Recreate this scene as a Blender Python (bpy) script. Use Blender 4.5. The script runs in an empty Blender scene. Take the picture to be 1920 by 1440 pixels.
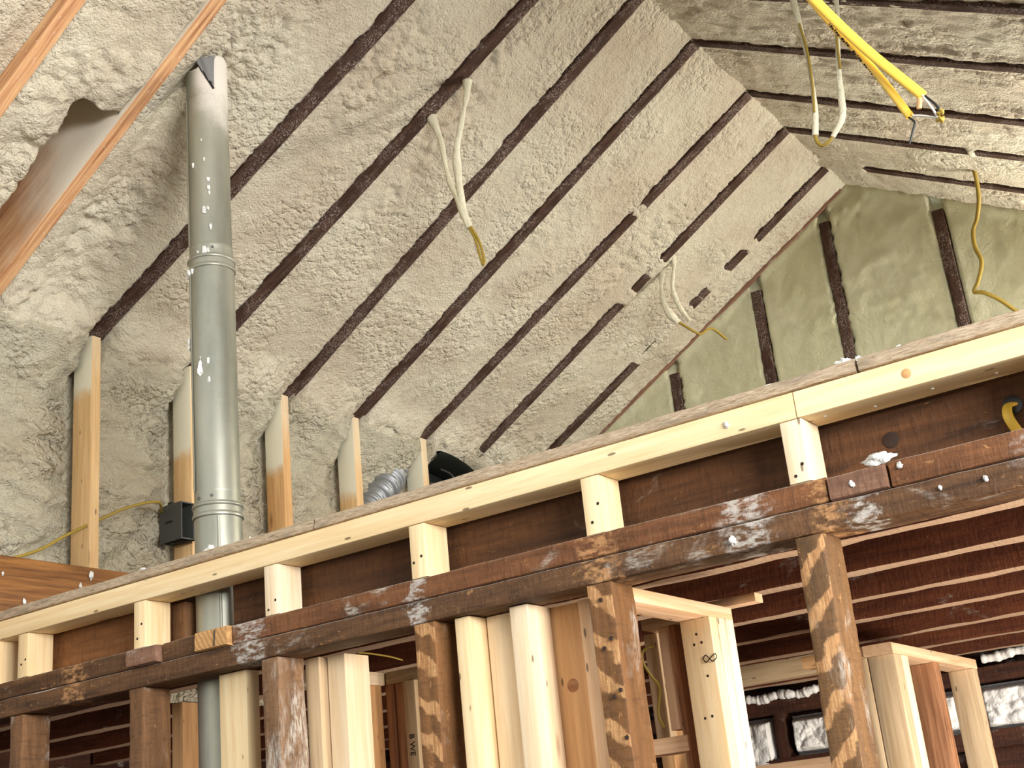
import bpy, math, random
import numpy as np
from mathutils import Matrix, Vector

# ------------------------------------------------------------------ camera, world, lights, exposure
H = 1.75                                   # eye height; every z below is given relative to the eye
scene = bpy.context.scene
C = scene.collection
cam_data = bpy.data.cameras.new('camera')
cam = bpy.data.objects.new('camera', cam_data); C.objects.link(cam)
cam_data.sensor_width = 36.0
cam_data.lens = 45.67
cam_data.clip_start = 0.05
_r = Vector((0.81546, 0.57055, -0.09745)); _u = Vector((0.27134, -0.22809, 0.93507)); _f = Vector((-0.51128, 0.78895, 0.34081))
cam.matrix_world = Matrix(((_r.x, _u.x, -_f.x, 0), (_r.y, _u.y, -_f.y, 0), (_r.z, _u.z, -_f.z, H), (0, 0, 0, 1)))
scene.camera = cam

world = bpy.data.worlds.new('world'); scene.world = world
world.use_nodes = True
bg = world.node_tree.nodes['Background']
_wt = world.node_tree                      # bright overcast sky above the horizon, dull ground below it
_tc = _wt.nodes.new('ShaderNodeTexCoord'); _sx = _wt.nodes.new('ShaderNodeSeparateXYZ'); _cr = _wt.nodes.new('ShaderNodeValToRGB')
_wt.links.new(_tc.outputs['Generated'], _sx.inputs[0])
_mr = _wt.nodes.new('ShaderNodeMapRange'); _wt.links.new(_sx.outputs[2], _mr.inputs[0]); _mr.inputs[1].default_value = -1; _mr.inputs[2].default_value = 1
_wt.links.new(_mr.outputs[0], _cr.inputs[0]); _wt.links.new(_cr.outputs[0], bg.inputs['Color'])
_cr.color_ramp.elements[0].position = 0.47; _cr.color_ramp.elements[0].color = (0.20, 0.18, 0.16, 1)
_cr.color_ramp.elements[1].position = 0.54; _cr.color_ramp.elements[1].color = (0.95, 0.98, 1.0, 1)
bg.inputs['Strength'].default_value = 1.15

def area(name, loc, target, sx, sy, power, color):
    d = bpy.data.lights.new(name, 'AREA'); d.shape = 'RECTANGLE'; d.size = sx; d.size_y = sy
    d.energy = power; d.color = color
    o = bpy.data.objects.new(name, d); C.objects.link(o)
    o.location = loc
    o.rotation_euler = (Vector(target) - Vector(loc)).to_track_quat('-Z', 'Y').to_euler()
    return o
area('window_light_front', (-2.4, -2.6, 2.5), (-1.6, 2.8, 3.0), 3.0, 1.0, 20, (1.0, 0.90, 0.72))
area('window_light_right', (2.5, 0.0, 2.55), (-2.4, 1.8, 3.7), 2.2, 0.7, 325, (0.97, 0.97, 1.0))
area('fill_light_eave', (0.95, 3.5, 2.78), (-2.0, 3.7, 3.7), 2.4, 0.42, 6, (1.0, 0.96, 0.90))  # added fill lamp that brightens the left slope, no real window here
area('fill_light_gable', (0.0, 4.96, 2.80), (-0.7, 3.6, 4.0), 0.6, 0.5, 90, (1.0, 0.96, 0.90))  # added lamp standing in for bounced light on the right slope
area('fill_light_lower_room', (2.1, 2.7, 0.3), (-1.5, 4.3, 2.2), 1.8, 1.2, 380, (1.0, 0.92, 0.84))  # invented low lamp, lifts the joist undersides and the foam bays below

vs = scene.view_settings
vs.view_transform = 'Standard'; vs.look = 'None'; vs.gamma = 1.0; vs.exposure = 0.0; vs.use_curve_mapping = False

# ------------------------------------------------------------------ numpy noise
def _hash(ix, iy, s):
    h = (ix.astype(np.int64) * 374761393 + iy.astype(np.int64) * 668265263 + s * 974634777) & 0xffffffff
    h = ((h ^ (h >> 13)) * 1274126177) & 0xffffffff
    h = h ^ (h >> 16)
    return (h & 0xffffff) / float(0x1000000)
def vnoise(x, y, s=0):
    ix = np.floor(x); iy = np.floor(y); fx = x - ix; fy = y - iy
    u = fx*fx*fx*(fx*(fx*6-15)+10); v = fy*fy*fy*(fy*(fy*6-15)+10)
    a = _hash(ix, iy, s); b = _hash(ix+1, iy, s); c = _hash(ix, iy+1, s); d = _hash(ix+1, iy+1, s)
    return ((a*(1-u)+b*u)*(1-v) + (c*(1-u)+d*u)*v)*2-1
def fbm(x, y, s=0, o=4):
    t = np.zeros_like(x); a = 0.5; f = 1.0
    for i in range(o):
        t += a*vnoise(x*f+i*17.3, y*f-i*9.1, s+i); a *= .5; f *= 2.03
    return t
def lobes(x, y, sc, s=0):
    """rounded foam lumps, each with a height of its own"""
    x = x/sc; y = y/sc
    wx = x+.55*fbm(x*.8, y*.8, s+50, 3); wy = y+.55*fbm(x*.8+31, y*.8, s+60, 3)
    ix = np.floor(wx); iy = np.floor(wy)
    best = np.zeros_like(x)
    for dx in (-1, 0, 1):
        for dy in (-1, 0, 1):
            cx = ix+dx; cy = iy+dy
            px = cx+.15+.7*_hash(cx, cy, s+1); py = cy+.15+.7*_hash(cx, cy, s+2)
            r = .55+.45*_hash(cx, cy, s+3)
            q = 1-((wx-px)**2+(wy-py)**2)/(r*r)
            best = np.maximum(best, np.sqrt(np.clip(q, 0, 1))*r*(.55+.45*_hash(cx, cy, s+4)))
    return best
def smooth(a, b, x):
    t = np.clip((x-a)/(b-a), 0, 1); return t*t*(3-2*t)

# ------------------------------------------------------------------ materials
def lin(c):
    return tuple(((v/255.0)/12.92 if v/255.0 <= .04045 else ((v/255.0+.055)/1.055)**2.4) for v in c) + (1.0,)
class NT:
    def __init__(s, name):
        s.m = bpy.data.materials.new(name); s.m.use_nodes = True
        s.t = s.m.node_tree; s.t.nodes.clear()
        s.out = s.t.nodes.new('ShaderNodeOutputMaterial')
        s.b = s.t.nodes.new('ShaderNodeBsdfPrincipled'); s.link(s.b.outputs[0], s.out.inputs[0])
    def link(s, a, b): s.t.links.new(a, b)
    def put(s, sock, v):
        if isinstance(v, bpy.types.NodeSocket): s.link(v, sock)
        else: sock.default_value = v
    def node(s, typ, **kw):
        n = s.t.nodes.new(typ)
        for k, v in kw.items(): setattr(n, k, v)
        return n
    def coord(s, scale=(1, 1, 1), kind='Object', rnd=True):
        tc = s.node('ShaderNodeTexCoord'); mp = s.node('ShaderNodeMapping'); v = tc.outputs[kind]
        if rnd:
            oi = s.node('ShaderNodeObjectInfo')
            cx = s.node('ShaderNodeCombineXYZ')
            s.link(s.math('MULTIPLY', oi.outputs['Random'], 37.0), cx.inputs[0]); s.link(s.math('MULTIPLY', oi.outputs['Random'], 61.0), cx.inputs[1]); s.link(s.math('MULTIPLY', oi.outputs['Random'], 23.0), cx.inputs[2])
            ad = s.node('ShaderNodeVectorMath', operation='ADD'); s.link(v, ad.inputs[0]); s.link(cx.outputs[0], ad.inputs[1]); v = ad.outputs[0]
        s.link(v, mp.inputs[0]); mp.inputs['Scale'].default_value = scale
        return mp.outputs[0]
    def noise(s, vec, scale, detail=4, rough=.55, dist=0.0):
        n = s.node('ShaderNodeTexNoise'); s.link(vec, n.inputs['Vector'])
        n.inputs['Scale'].default_value = scale; n.inputs['Detail'].default_value = detail
        n.inputs['Roughness'].default_value = rough; n.inputs['Distortion'].default_value = dist
        return n.outputs['Fac']
    def ramp(s, fac, stops):
        n = s.node('ShaderNodeValToRGB'); s.put(n.inputs[0], fac)
        e = n.color_ramp.elements
        while len(e) < len(stops): e.new(.5)
        for i, (p, c) in enumerate(stops):
            e[i].position = p; e[i].color = c if len(c) == 4 else lin(c)
        return n.outputs[0]
    def step(s, v, a, b):
        n = s.node('ShaderNodeMapRange'); n.interpolation_type = 'SMOOTHSTEP'
        s.put(n.inputs[0], v); n.inputs[1].default_value = a; n.inputs[2].default_value = b
        return n.outputs[0]
    def math(s, op, a, b=0.0, c=None):
        n = s.node('ShaderNodeMath', operation=op); s.put(n.inputs[0], a); s.put(n.inputs[1], b)
        if c is not None: s.put(n.inputs[2], c)
        return n.outputs[0]
    def mix(s, f, a, b, mode='MIX'):
        n = s.node('ShaderNodeMix', data_type='RGBA', blend_type=mode)
        s.put(n.inputs[0], f)
        for i, v in ((6, a), (7, b)):
            if isinstance(v, tuple) and len(v) == 3: v = lin(v)
            s.put(n.inputs[i], v)
        return n.outputs[2]
    def bump(s, h, strength=.3, dist=.004):
        n = s.node('ShaderNodeBump'); s.link(h, n.inputs['Height']); n.inputs['Strength'].default_value = strength
        n.inputs['Distance'].default_value = dist; s.link(n.outputs[0], s.b.inputs['Normal'])
    def done(s, color, rough=.6, spec=.3, metal=0.0):
        s.put(s.b.inputs['Base Color'], color); s.put(s.b.inputs['Roughness'], rough)
        s.b.inputs['Specular IOR Level'].default_value = spec; s.b.inputs['Metallic'].default_value = metal
        return s.m
    def world_pos(s):
        g = s.node('ShaderNodeNewGeometry'); x = s.node('ShaderNodeSeparateXYZ'); s.link(g.outputs['Position'], x.inputs[0])
        nx = s.node('ShaderNodeSeparateXYZ'); s.link(g.outputs['Normal'], nx.inputs[0])
        return x.outputs, nx.outputs, g.outputs['Position']

def new_wood(name, light, dark, knots=True, coat=None, streak=.5):
    n = NT(name)
    g = n.noise(n.coord((1.2, 22, 22)), 3.0, 5, .6, .6)
    fine = n.noise(n.coord((4, 160, 160)), 3.0, 2)
    col = n.ramp(g, [(.30, dark), (.62, light)])
    col = n.mix(n.math('MULTIPLY', n.step(fine, .5, .75), .25*streak), col, dark)
    band = n.noise(n.coord((.5, 5, 5)), 3.0, 2)
    col = n.mix(n.math('MULTIPLY', n.step(band, .52, .72), .45), col, tuple(int(v*.9) for v in light[:1]) + (int(light[1]*.84), int(light[2]*.72)))
    if knots:
        v = n.node('ShaderNodeTexVoronoi'); n.link(n.coord((2.4, 9, 9)), v.inputs['Vector']); v.inputs['Scale'].default_value = 1.0
        k = n.math('SUBTRACT', 1.0, n.step(v.outputs['Distance'], .07, .13))
        col = n.mix(n.math('MULTIPLY', k, .8), col, (120, 72, 38))
        v2 = n.node('ShaderNodeTexVoronoi'); n.link(n.coord((9, 30, 30)), v2.inputs['Vector']); v2.inputs['Scale'].default_value = 1.0
        k2 = n.math('SUBTRACT', 1.0, n.step(v2.outputs['Distance'], .06, .10))
        col = n.mix(n.math('MULTIPLY', k2, .75), col, (70, 45, 28))
    if coat:
        p, nn, pos = n.world_pos()
        w = n.node('ShaderNodeTexNoise'); n.link(pos, w.inputs['Vector']); w.inputs['Scale'].default_value = 14; w.inputs['Detail'].default_value = 4
        zz = n.math('ADD', p[2], n.math('MULTIPLY', n.math('SUBTRACT', w.outputs['Fac'], .5), .10))
        mk = n.step(zz, H+coat-.02, H+coat+.03)
        mk = n.math('MULTIPLY', mk, n.step(n.math('MULTIPLY', nn[1], -1.0), .3, .6))
        haze = n.math('MULTIPLY', n.step(zz, H+coat+.02, H+coat+.26), .45)
        mk = n.math('MAXIMUM', mk, haze)
        col = n.mix(mk, col, (224, 218, 192))
    n.bump(fine, .12, .002)
    return n.done(col, .55, .3)

def dusted_rafter_wood(name):
    """bright new rafter, powdered with foam dust on its side face"""
    n = NT(name)
    g = n.noise(n.coord((1.0, 26, 26)), 3.2, 5, .65, .8)
    fine = n.noise(n.coord((3, 120, 120)), 3.0, 3)
    col = n.ramp(g, [(.28, (150, 98, 62)), (.48, (204, 152, 108)), (.66, (228, 186, 136))])
    p, nn, pos = n.world_pos()
    w = n.node('ShaderNodeTexNoise'); n.link(pos, w.inputs['Vector']); w.inputs['Scale'].default_value = 7; w.inputs['Detail'].default_value = 5
    side = n.step(n.math('MULTIPLY', nn[1], -1.0), .3, .7)
    xx = n.math('ADD', p[0], n.math('MULTIPLY', n.math('SUBTRACT', w.outputs['Fac'], .5), .35))
    mk = n.math('MULTIPLY', n.math('MULTIPLY', n.step(xx, -2.99, -2.62), n.math('MULTIPLY', n.step(p[1], 1.85, 1.9), .92)), side)
    col = n.mix(mk, col, (232, 224, 204))
    sp = n.noise(n.coord((16, 60, 60)), 3.0, 4)
    col = n.mix(n.math('MULTIPLY', n.step(sp, .64, .72), .6), col, (232, 222, 204))
    n.bump(fine, .2, .003)
    return n.done(col, .6, .25)

STAINS = [(-2.03, .055, 'w'), (-1.15, .05, 'o'), (-.715, .035, 'o'), (-.66, .03, 'w'), (-.33, .09, 'w'), (-.86, .06, 'w'), (-2.62, .05, 'o'), (-1.57, .025, 'w')]
def old_wood(name, dark, mid, dust=.3, scrape=.3, bands=False, rot=False, pale_bottom=False, lean=.62, keep=.05, stains=False, dustcol=(196, 188, 172)):
    n = NT(name)
    g = n.noise(n.coord((1.6, 16, 16)), 3.0, 6, .65, .4)
    saw = n.noise(n.coord((38, 9, 9)), 3.0, 4, .6, .3)
    col = n.ramp(g, [(.30, dark), (.68, mid)])
    col = n.mix(n.math('MULTIPLY', n.step(saw, .5, .7), .35), col, tuple(int(v*.72) for v in dark))
    sc = n.noise(n.coord((11, 24, 24)), 3.0, 6, .7, 1.2)
    col = n.mix(n.math('MULTIPLY', n.step(sc, .66-.12*scrape, .74-.08*scrape), .75), col, (186, 138, 88))
    if bands:
        p, nn, pos = n.world_pos()
        w = n.node('ShaderNodeTexNoise'); n.link(pos, w.inputs['Vector']); w.inputs['Scale'].default_value = 24; w.inputs['Detail'].default_value = 5
        t = n.math('ADD', p[2], n.math('MULTIPLY', p[0], lean))
        t = n.math('ADD', t, n.math('MULTIPLY', n.math('SUBTRACT', w.outputs['Fac'], .5), .075))
        wv = n.math('SINE', n.math('MULTIPLY', t, 2*math.pi/.075))
        mk = n.math('MULTIPLY', n.step(wv, keep, keep+.6), n.step(n.math('MULTIPLY', nn[1], -1.0), .3, .6))
        fb = n.noise(n.coord((6, 60, 60)), 4.0, 5, .7)
        col = n.mix(n.math('MULTIPLY', mk, n.math('MULTIPLY_ADD', fb, .6, .5)), col, n.ramp(fb, [(.35, (160, 110, 66)), (.65, (212, 166, 112))]))
    dn = n.noise(n.coord((2.6, 5, 5)), 2.2, 6, .62, .6)
    dd = n.noise(n.coord((14, 70, 70)), 3.0, 5, .75)
    mk = n.math('MULTIPLY', n.step(dn, .60-.16*dust, .74-.14*dust), n.step(dd, .38, .62))
    col = n.mix(n.math('MULTIPLY', mk, .85), col, dustcol)
    if stains:                                      # plaster and scraped spots where walls once met the plate
        p, nn, pos = n.world_pos()
        ns = n.node('ShaderNodeTexNoise'); n.link(pos, ns.inputs['Vector']); ns.inputs['Scale'].default_value = 30; ns.inputs['Detail'].default_value = 6; ns.inputs['Roughness'].default_value = .7
        mpz = n.node('ShaderNodeMapping'); n.link(pos, mpz.inputs[0]); mpz.inputs['Scale'].default_value = (40, 40, 110); mpz.inputs['Rotation'].default_value = (0, .7, 0)
        fib = n.noise(mpz.outputs[0], 1.0, 4, .6)
        for sx, sw, kind in STAINS:
            t = n.math('ADD', n.math('SUBTRACT', p[0], sx), n.math('MULTIPLY', n.math('SUBTRACT', ns.outputs['Fac'], .5), .16))
            e = n.math('SUBTRACT', 1.0, n.step(n.math('ABSOLUTE', t), sw*.3, sw))
            e = n.math('MULTIPLY', e, n.step(fib, .40, .60))
            col = n.mix(n.math('MULTIPLY', e, .70), col, (206, 200, 188) if kind == 'w' else (196, 146, 96))
    if rot:
        p, nn, pos = n.world_pos()
        up = n.step(nn[2], .3, .8)
        col = n.mix(n.math('MULTIPLY', up, .8), col, (214, 205, 190))
    if pale_bottom:                                 # bottoms planed by the old lath, never darkened
        p, nn, pos = n.world_pos()
        dn2 = n.math('MULTIPLY', n.step(n.math('MULTIPLY', nn[2], -1.0), .3, .8), n.math('MULTIPLY_ADD', g, .5, .55))
        col = n.mix(dn2, col, (202, 170, 138))
    n.bump(n.math('ADD', saw, n.math('MULTIPLY', dd, .7)), .55, .005)
    return n.done(col, .62, .3)

def end_grain(name, light, dark):
    n = NT(name)
    w = n.node('ShaderNodeTexWave', wave_type='RINGS', rings_direction='Y'); n.link(n.coord((1, 1, 1)), w.inputs['Vector'])
    w.inputs['Scale'].default_value = 26; w.inputs['Distortion'].default_value = 3.5; w.inputs['Detail'].default_value = 2; w.inputs['Detail Scale'].default_value = 1.5
    fz = n.noise(n.coord((60, 60, 60)), 4.0, 4)
    col = n.mix(n.math('MULTIPLY', w.outputs['Fac'], .45), light, dark)
    col = n.mix(n.math('MULTIPLY', n.step(fz, .5, .7), .4), col, dark)
    n.bump(fz, .3, .003)
    return n.done(col, .75, .2)

def rafter_dark(name):
    n = NT(name)
    g = n.noise(n.coord((3, 30, 30)), 3.0, 5, .6, .3)
    col = n.ramp(g, [(.3, (48, 34, 26)), (.7, (84, 60, 47))])
    sp = n.noise(n.coord((70, 150, 150)), 2.0, 3, .7)
    pt = n.noise(n.coord((5, 9, 9)), 2.0, 3)
    mk = n.math('MULTIPLY', n.step(sp, .50, .64), n.step(pt, .38, .58))
    col = n.mix(n.math('MULTIPLY', mk, .72), col, (176, 160, 150))
    n.bump(sp, .4, .003)
    return n.done(col, .8, .15)

def foam(name, hi, lo, speck=.35, bumpd=.004, rough=.75, lump=1.0):
    n = NT(name)
    v = n.coord((1, 1, 1), rnd=False)
    big = n.noise(v, 3.2, 4, .55)
    mid = n.noise(v, 28, 5, .6)
    fine = n.noise(v, 150, 4, .65)
    col = n.ramp(n.math('ADD', n.math('MULTIPLY', big, .7), n.math('MULTIPLY', mid, .3)), [(.38, lo), (.60, hi)])
    col = n.mix(n.math('MULTIPLY', n.step(fine, .60, .76), speck), col, tuple(int(c*.86) for c in lo))
    # crinkled skin: small puffs with creases between them, over a grainy surface
    w = n.node('ShaderNodeTexNoise'); n.link(v, w.inputs['Vector']); w.inputs['Scale'].default_value = 34; w.inputs['Detail'].default_value = 3
    va = n.node('ShaderNodeVectorMath', operation='MULTIPLY_ADD'); n.link(w.outputs['Color'], va.inputs[0]); va.inputs[1].default_value = (.022, .022, .022); n.link(v, va.inputs[2])
    hs = []
    for sc in (44, 95):
        vo = n.node('ShaderNodeTexVoronoi'); n.link(va.outputs[0], vo.inputs['Vector']); vo.inputs['Scale'].default_value = sc
        hs.append(n.math('SUBTRACT', 1.0, n.math('POWER', vo.outputs['Distance'], 1.6)))
    zone = n.step(n.noise(v, 4.5, 3, .5), .40, .62)
    h = n.math('ADD', n.math('MULTIPLY', hs[0], n.math('MULTIPLY_ADD', zone, .9*lump, .06)), n.math('MULTIPLY', hs[1], n.math('MULTIPLY_ADD', zone, .30*lump, .12)))
    h = n.math('ADD', h, n.math('MULTIPLY', fine, .75))
    h = n.math('ADD', h, n.math('MULTIPLY', mid, .8))
    n.bump(h, 1.0, bumpd)
    return n.done(col, rough, .2)

def plain(name, col, rough=.5, spec=.4, metal=0.0, vary=.15, sc=40):
    n = NT(name)
    f = n.noise(n.coord((1, 1, 1)), sc, 3)
    c = n.mix(n.math('MULTIPLY', f, vary*2), col, tuple(int(v*.6) for v in col))
    return n.done(c, rough, spec, metal)

def galvanised(name):
    n = NT(name)
    f = n.noise(n.coord((1, 1, .25)), 9, 4)
    v = n.node('ShaderNodeTexVoronoi'); n.link(n.coord((1, 1, 1)), v.inputs['Vector']); v.inputs['Scale'].default_value = 60
    col = n.ramp(f, [(.35, (140, 140, 125)), (.65, (172, 170, 152))])
    col = n.mix(n.math('MULTIPLY', v.outputs['Color'], .10), col, (176, 178, 172))
    p, nn, pos = n.world_pos()
    w = n.node('ShaderNodeTexNoise'); n.link(pos, w.inputs['Vector']); w.inputs['Scale'].default_value = 22; w.inputs['Detail'].default_value = 5
    w2 = n.node('ShaderNodeTexNoise'); n.link(pos, w2.inputs['Vector']); w2.inputs['Scale'].default_value = 260; w2.inputs['Detail'].default_value = 2
    zz = n.math('ADD', p[2], n.math('MULTIPLY', n.math('SUBTRACT', w.outputs['Fac'], .5), .12))
    zz = n.math('ADD', zz, n.math('MULTIPLY', n.math('SUBTRACT', w2.outputs['Fac'], .5), .10))
    zz = n.math('ADD', zz, n.math('MULTIPLY', n.math('ADD', p[0], 2.27), 1.3))
    mk = n.math('MULTIPLY', n.step(zz, H+1.90, H+2.08), n.step(n.math('ADD', p[0], 2.27), -.03, .02))
    col = n.mix(mk, col, (216, 208, 194))
    rg = n.math('MULTIPLY_ADD', f, .25, .30)
    rg = n.math('ADD', rg, n.math('MULTIPLY', mk, .3))
    met = n.math('MULTIPLY', n.math('SUBTRACT', 1.0, mk), .6)
    n.done(col, rg, .5)
    n.link(met, n.b.inputs['Metallic'])
    return n.m

def strand_edge(name):
    n = NT(name)
    f = n.noise(n.coord((16, 90, 170)), 3.0, 5, .7, .4)
    g = n.noise(n.coord((3, 12, 12)), 3.0, 3)
    col = n.ramp(f, [(.30, (90, 64, 44)), (.37, (188, 158, 122)), (.60, (238, 216, 184))])
    col = n.mix(n.math('MULTIPLY', n.step(g, .52, .7), .5), col, (150, 136, 116))
    n.bump(f, .9, .008)
    return n.done(col, .8, .15)

M = {}
M['new'] = new_wood('new_lumber', (243, 219, 172), (226, 193, 142))
M['pale'] = new_wood('pale_lumber', (240, 219, 184), (223, 195, 155))
M['pink'] = new_wood('pinkish_lumber', (232, 196, 158), (206, 162, 118))
M['grey'] = new_wood('weathered_lumber', (206, 180, 142), (172, 144, 108))
M['fir'] = new_wood('red_fir_lumber', (176, 126, 88), (116, 74, 46), knots=True, streak=1.2)
M['tan'] = new_wood('tan_lumber', (214, 168, 116), (184, 134, 86))
M['beam'] = new_wood('grainy_brown_beam', (152, 102, 52), (78, 44, 18), knots=False, streak=1.4)
M['rafter_new'] = dusted_rafter_wood('dusted_new_rafter')
M['rafter'] = rafter_dark('dark_rafter')
M['oldbeam'] = old_wood('old_brown_plate', (60, 40, 25), (114, 80, 50), dust=.15, scrape=.5, rot=True, stains=True)
M['oldred'] = old_wood('old_red_brown_plate', (82, 50, 28), (132, 86, 52), dust=.12, scrape=.4, rot=True, stains=True)
M['oldgrey'] = old_wood('old_grey_brown_block', (104, 74, 56), (146, 108, 84), dust=.35, scrape=.1, rot=True)
M['oldboard'] = old_wood('old_dark_board', (62, 38, 20), (104, 66, 36), dust=-.3, scrape=.05)
M['oldboard2'] = old_wood('old_tan_board', (110, 70, 38), (150, 100, 58), dust=-.3, scrape=.15)
M['joist'] = old_wood('old_joist', (70, 30, 14), (112, 60, 32), dust=-.1, scrape=.16, pale_bottom=True)
M['post'] = old_wood('old_post_with_lath_ghosts', (92, 62, 34), (132, 90, 50), dust=.15, scrape=.35, bands=True)
M['post2'] = old_wood('old_post_dark_lath_ghosts', (78, 56, 34), (118, 84, 48), dust=.1, scrape=.45, bands=True, lean=-.95, keep=.2)
M['postdusty'] = old_wood('old_post_plaster_dust', (92, 66, 44), (142, 106, 72), dust=1.0, scrape=.2)
M['postplain'] = old_wood('old_post_plain', (88, 60, 36), (136, 96, 60), dust=.12, scrape=.2)
M['endgrain'] = end_grain('end_grain', (206, 160, 104), (128, 84, 48))
M['osb'] = strand_edge('strand_board_edge')
M['foam'] = foam('spray_foam', (241, 231, 203), (225, 208, 180), bumpd=.017)
M['foamwall'] = foam('spray_foam_wall', (240, 231, 202), (226, 212, 180), bumpd=.030, lump=1.3)
M['foamgable'] = foam('spray_foam_gable', (200, 197, 164), (185, 181, 144), speck=.12, bumpd=.004, lump=.4)
M['foamwhite'] = foam('spray_foam_white', (244, 242, 234), (230, 226, 216), speck=.05, bumpd=.004, lump=.6)
M['metal'] = galvanised('galvanised_steel')
M['screw'] = plain('screw_steel', (120, 120, 116), .35, .5, .8)
M['black'] = plain('black_plastic', (16, 20, 18), .35, .5)
M['boxgrey'] = plain('grey_box_plastic', (70, 70, 66), .5, .4, vary=.05)
M['ink'] = plain('ink', (34, 30, 28), .7, .2)
M['yellow'] = plain('yellow_sheath', (232, 188, 66), .42, .45, vary=.06)
M['coat'] = foam('foam_coat', (226, 220, 192), (206, 198, 166), speck=.1, bumpd=.004)
M['olive'] = plain('olive_sheath', (158, 132, 50), .5, .35, vary=.12)
M['whitewire'] = plain('white_wire', (226, 220, 206), .45, .4, vary=.05)
M['blackwire'] = plain('black_wire', (18, 18, 18), .45, .4)
M['nail'] = plain('dark_nail', (52, 36, 26), .6, .3)
M['deck'] = old_wood('old_deck_underside', (40, 22, 14), (70, 40, 24), dust=.05, scrape=.1)
M['sheath'] = old_wood('old_sheathing', (48, 26, 16), (84, 48, 30), dust=.12, scrape=.1)
M['foil'] = plain('wrinkled_foil', (168, 170, 170), .45, .5, .6, vary=.2, sc=30)
M['ply'] = plain('plywood_floor', (84, 77, 74), .7, .2)

# ------------------------------------------------------------------ object helpers
rng = random.Random(7)
def link_mesh(name, verts, faces, mat, mw=Matrix.Identity(4), parent=None, sharp=35, flat=False):
    me = bpy.data.meshes.new(name)
    me.from_pydata([tuple(v) for v in verts], [], faces)
    me.validate(); me.update()
    if not flat:
        me.polygons.foreach_set('use_smooth', [True]*len(me.polygons))
        if sharp: me.set_sharp_from_angle(angle=math.radians(sharp))
    if mat: me.materials.append(mat)
    o = bpy.data.objects.new(name, me); C.objects.link(o)
    if parent is not None:
        o.parent = parent; o.matrix_parent_inverse = parent['_mw_inv'] if False else PM[parent.name].inverted()
    o.matrix_basis = mw
    PM[o.name] = mw.copy()
    return o
PM = {}
def tag(o, label, cat, group=None, kind=None):
    if label: o['label'] = label
    if cat: o['category'] = cat
    if group: o['group'] = group
    if kind: o['kind'] = kind
    return o
def struct(o, label=None):
    o['kind'] = 'structure'
    if label: o['label'] = label
    return o
def empty(name, loc):
    o = bpy.data.objects.new(name, None); C.objects.link(o)
    mw = Matrix.Translation(Vector((loc[0], loc[1], loc[2]+H))); o.matrix_basis = mw; PM[o.name] = mw
    o.empty_display_size = .1
    return o

def beam(name, p0, p1, w, t, wdir, mat, parent=None, rough=0.0, rc=.0025, step=.05, seed=None, cut0=0.0, cut1=0.0):
    """lumber from p0 to p1 (centre line): width w along wdir, thickness t across; local x runs with the grain"""
    p0 = Vector((p0[0], p0[1], p0[2]+H)); p1 = Vector((p1[0], p1[1], p1[2]+H))
    ax = (p1-p0); L = ax.length; ax.normalize()
    wy = Vector(wdir); wy = (wy - ax*wy.dot(ax)).normalized(); az = ax.cross(wy)
    mw = Matrix(((ax.x, wy.x, az.x, p0.x), (ax.y, wy.y, az.y, p0.y), (ax.z, wy.z, az.z, p0.z), (0, 0, 0, 1)))
    if seed is None: seed = rng.randint(0, 9999)
    # ring of the cross section, rounded corners
    hw, ht = w/2, t/2; rc = min(rc, hw*.4, ht*.4)
    ring = []
    ns = 3 if rough > 0 else 1
    cor = [(hw-rc, ht-rc, 0), (-hw+rc, ht-rc, 90), (-hw+rc, -ht+rc, 180), (hw-rc, -ht+rc, 270)]
    for i, (cx, cy, a0) in enumerate(cor):
        for k in range(3):
            a = math.radians(a0+45*k); ring.append((cx+rc*math.cos(a), cy+rc*math.sin(a)))
        nx, ny, na = cor[(i+1) % 4]
        a = math.radians(a0+90); sx, sy = cx+rc*math.cos(a), cy+rc*math.sin(a)
        a = math.radians(na); ex, ey = nx+rc*math.cos(a), ny+rc*math.sin(a)
        for k in range(1, ns+1):
            f = k/(ns+1); ring.append((sx+(ex-sx)*f, sy+(ey-sy)*f))
    nr = len(ring)
    nl = max(1, int(L/step)) if rough > 0 else max(1, int(L/.4))
    V = []
    rr = np.array(ring); ang = np.arctan2(rr[:, 1]/ht, rr[:, 0]/hw)
    for i in range(nl+1):
        x = L*i/nl
        if rough > 0:
            r1 = vnoise(np.full(nr, x*9.0+seed), ang*1.6+seed, 3)*.6 + vnoise(np.full(nr, x*30.0), ang*3+seed, 5)*.4
            dx = vnoise(np.array([x*2.2+seed]), np.array([.5]), 8)[0]*rough*1.2
            k = 1+r1*rough/np.maximum(np.hypot(rr[:, 0], rr[:, 1]), .01)
            pts = np.stack([rr[:, 0]*k+dx, rr[:, 1]*k], 1)
        else: pts = rr
        for j in range(nr):
            xo = 0.0
            if i == 0 and cut0: xo = cut0*pts[j][0]/hw
            if i == nl and cut1: xo = cut1*pts[j][0]/hw
            V.append((x+xo, pts[j][0], pts[j][1]))
    F = []
    for i in range(nl):
        for j in range(nr):
            a = i*nr+j; b = i*nr+(j+1) % nr
            F.append((a, b, b+nr, a+nr))
    F.append(tuple(reversed(range(nr)))); F.append(tuple(range(nl*nr, nl*nr+nr)))
    return link_mesh(name, V, F, mat, mw, parent, sharp=40)
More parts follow.
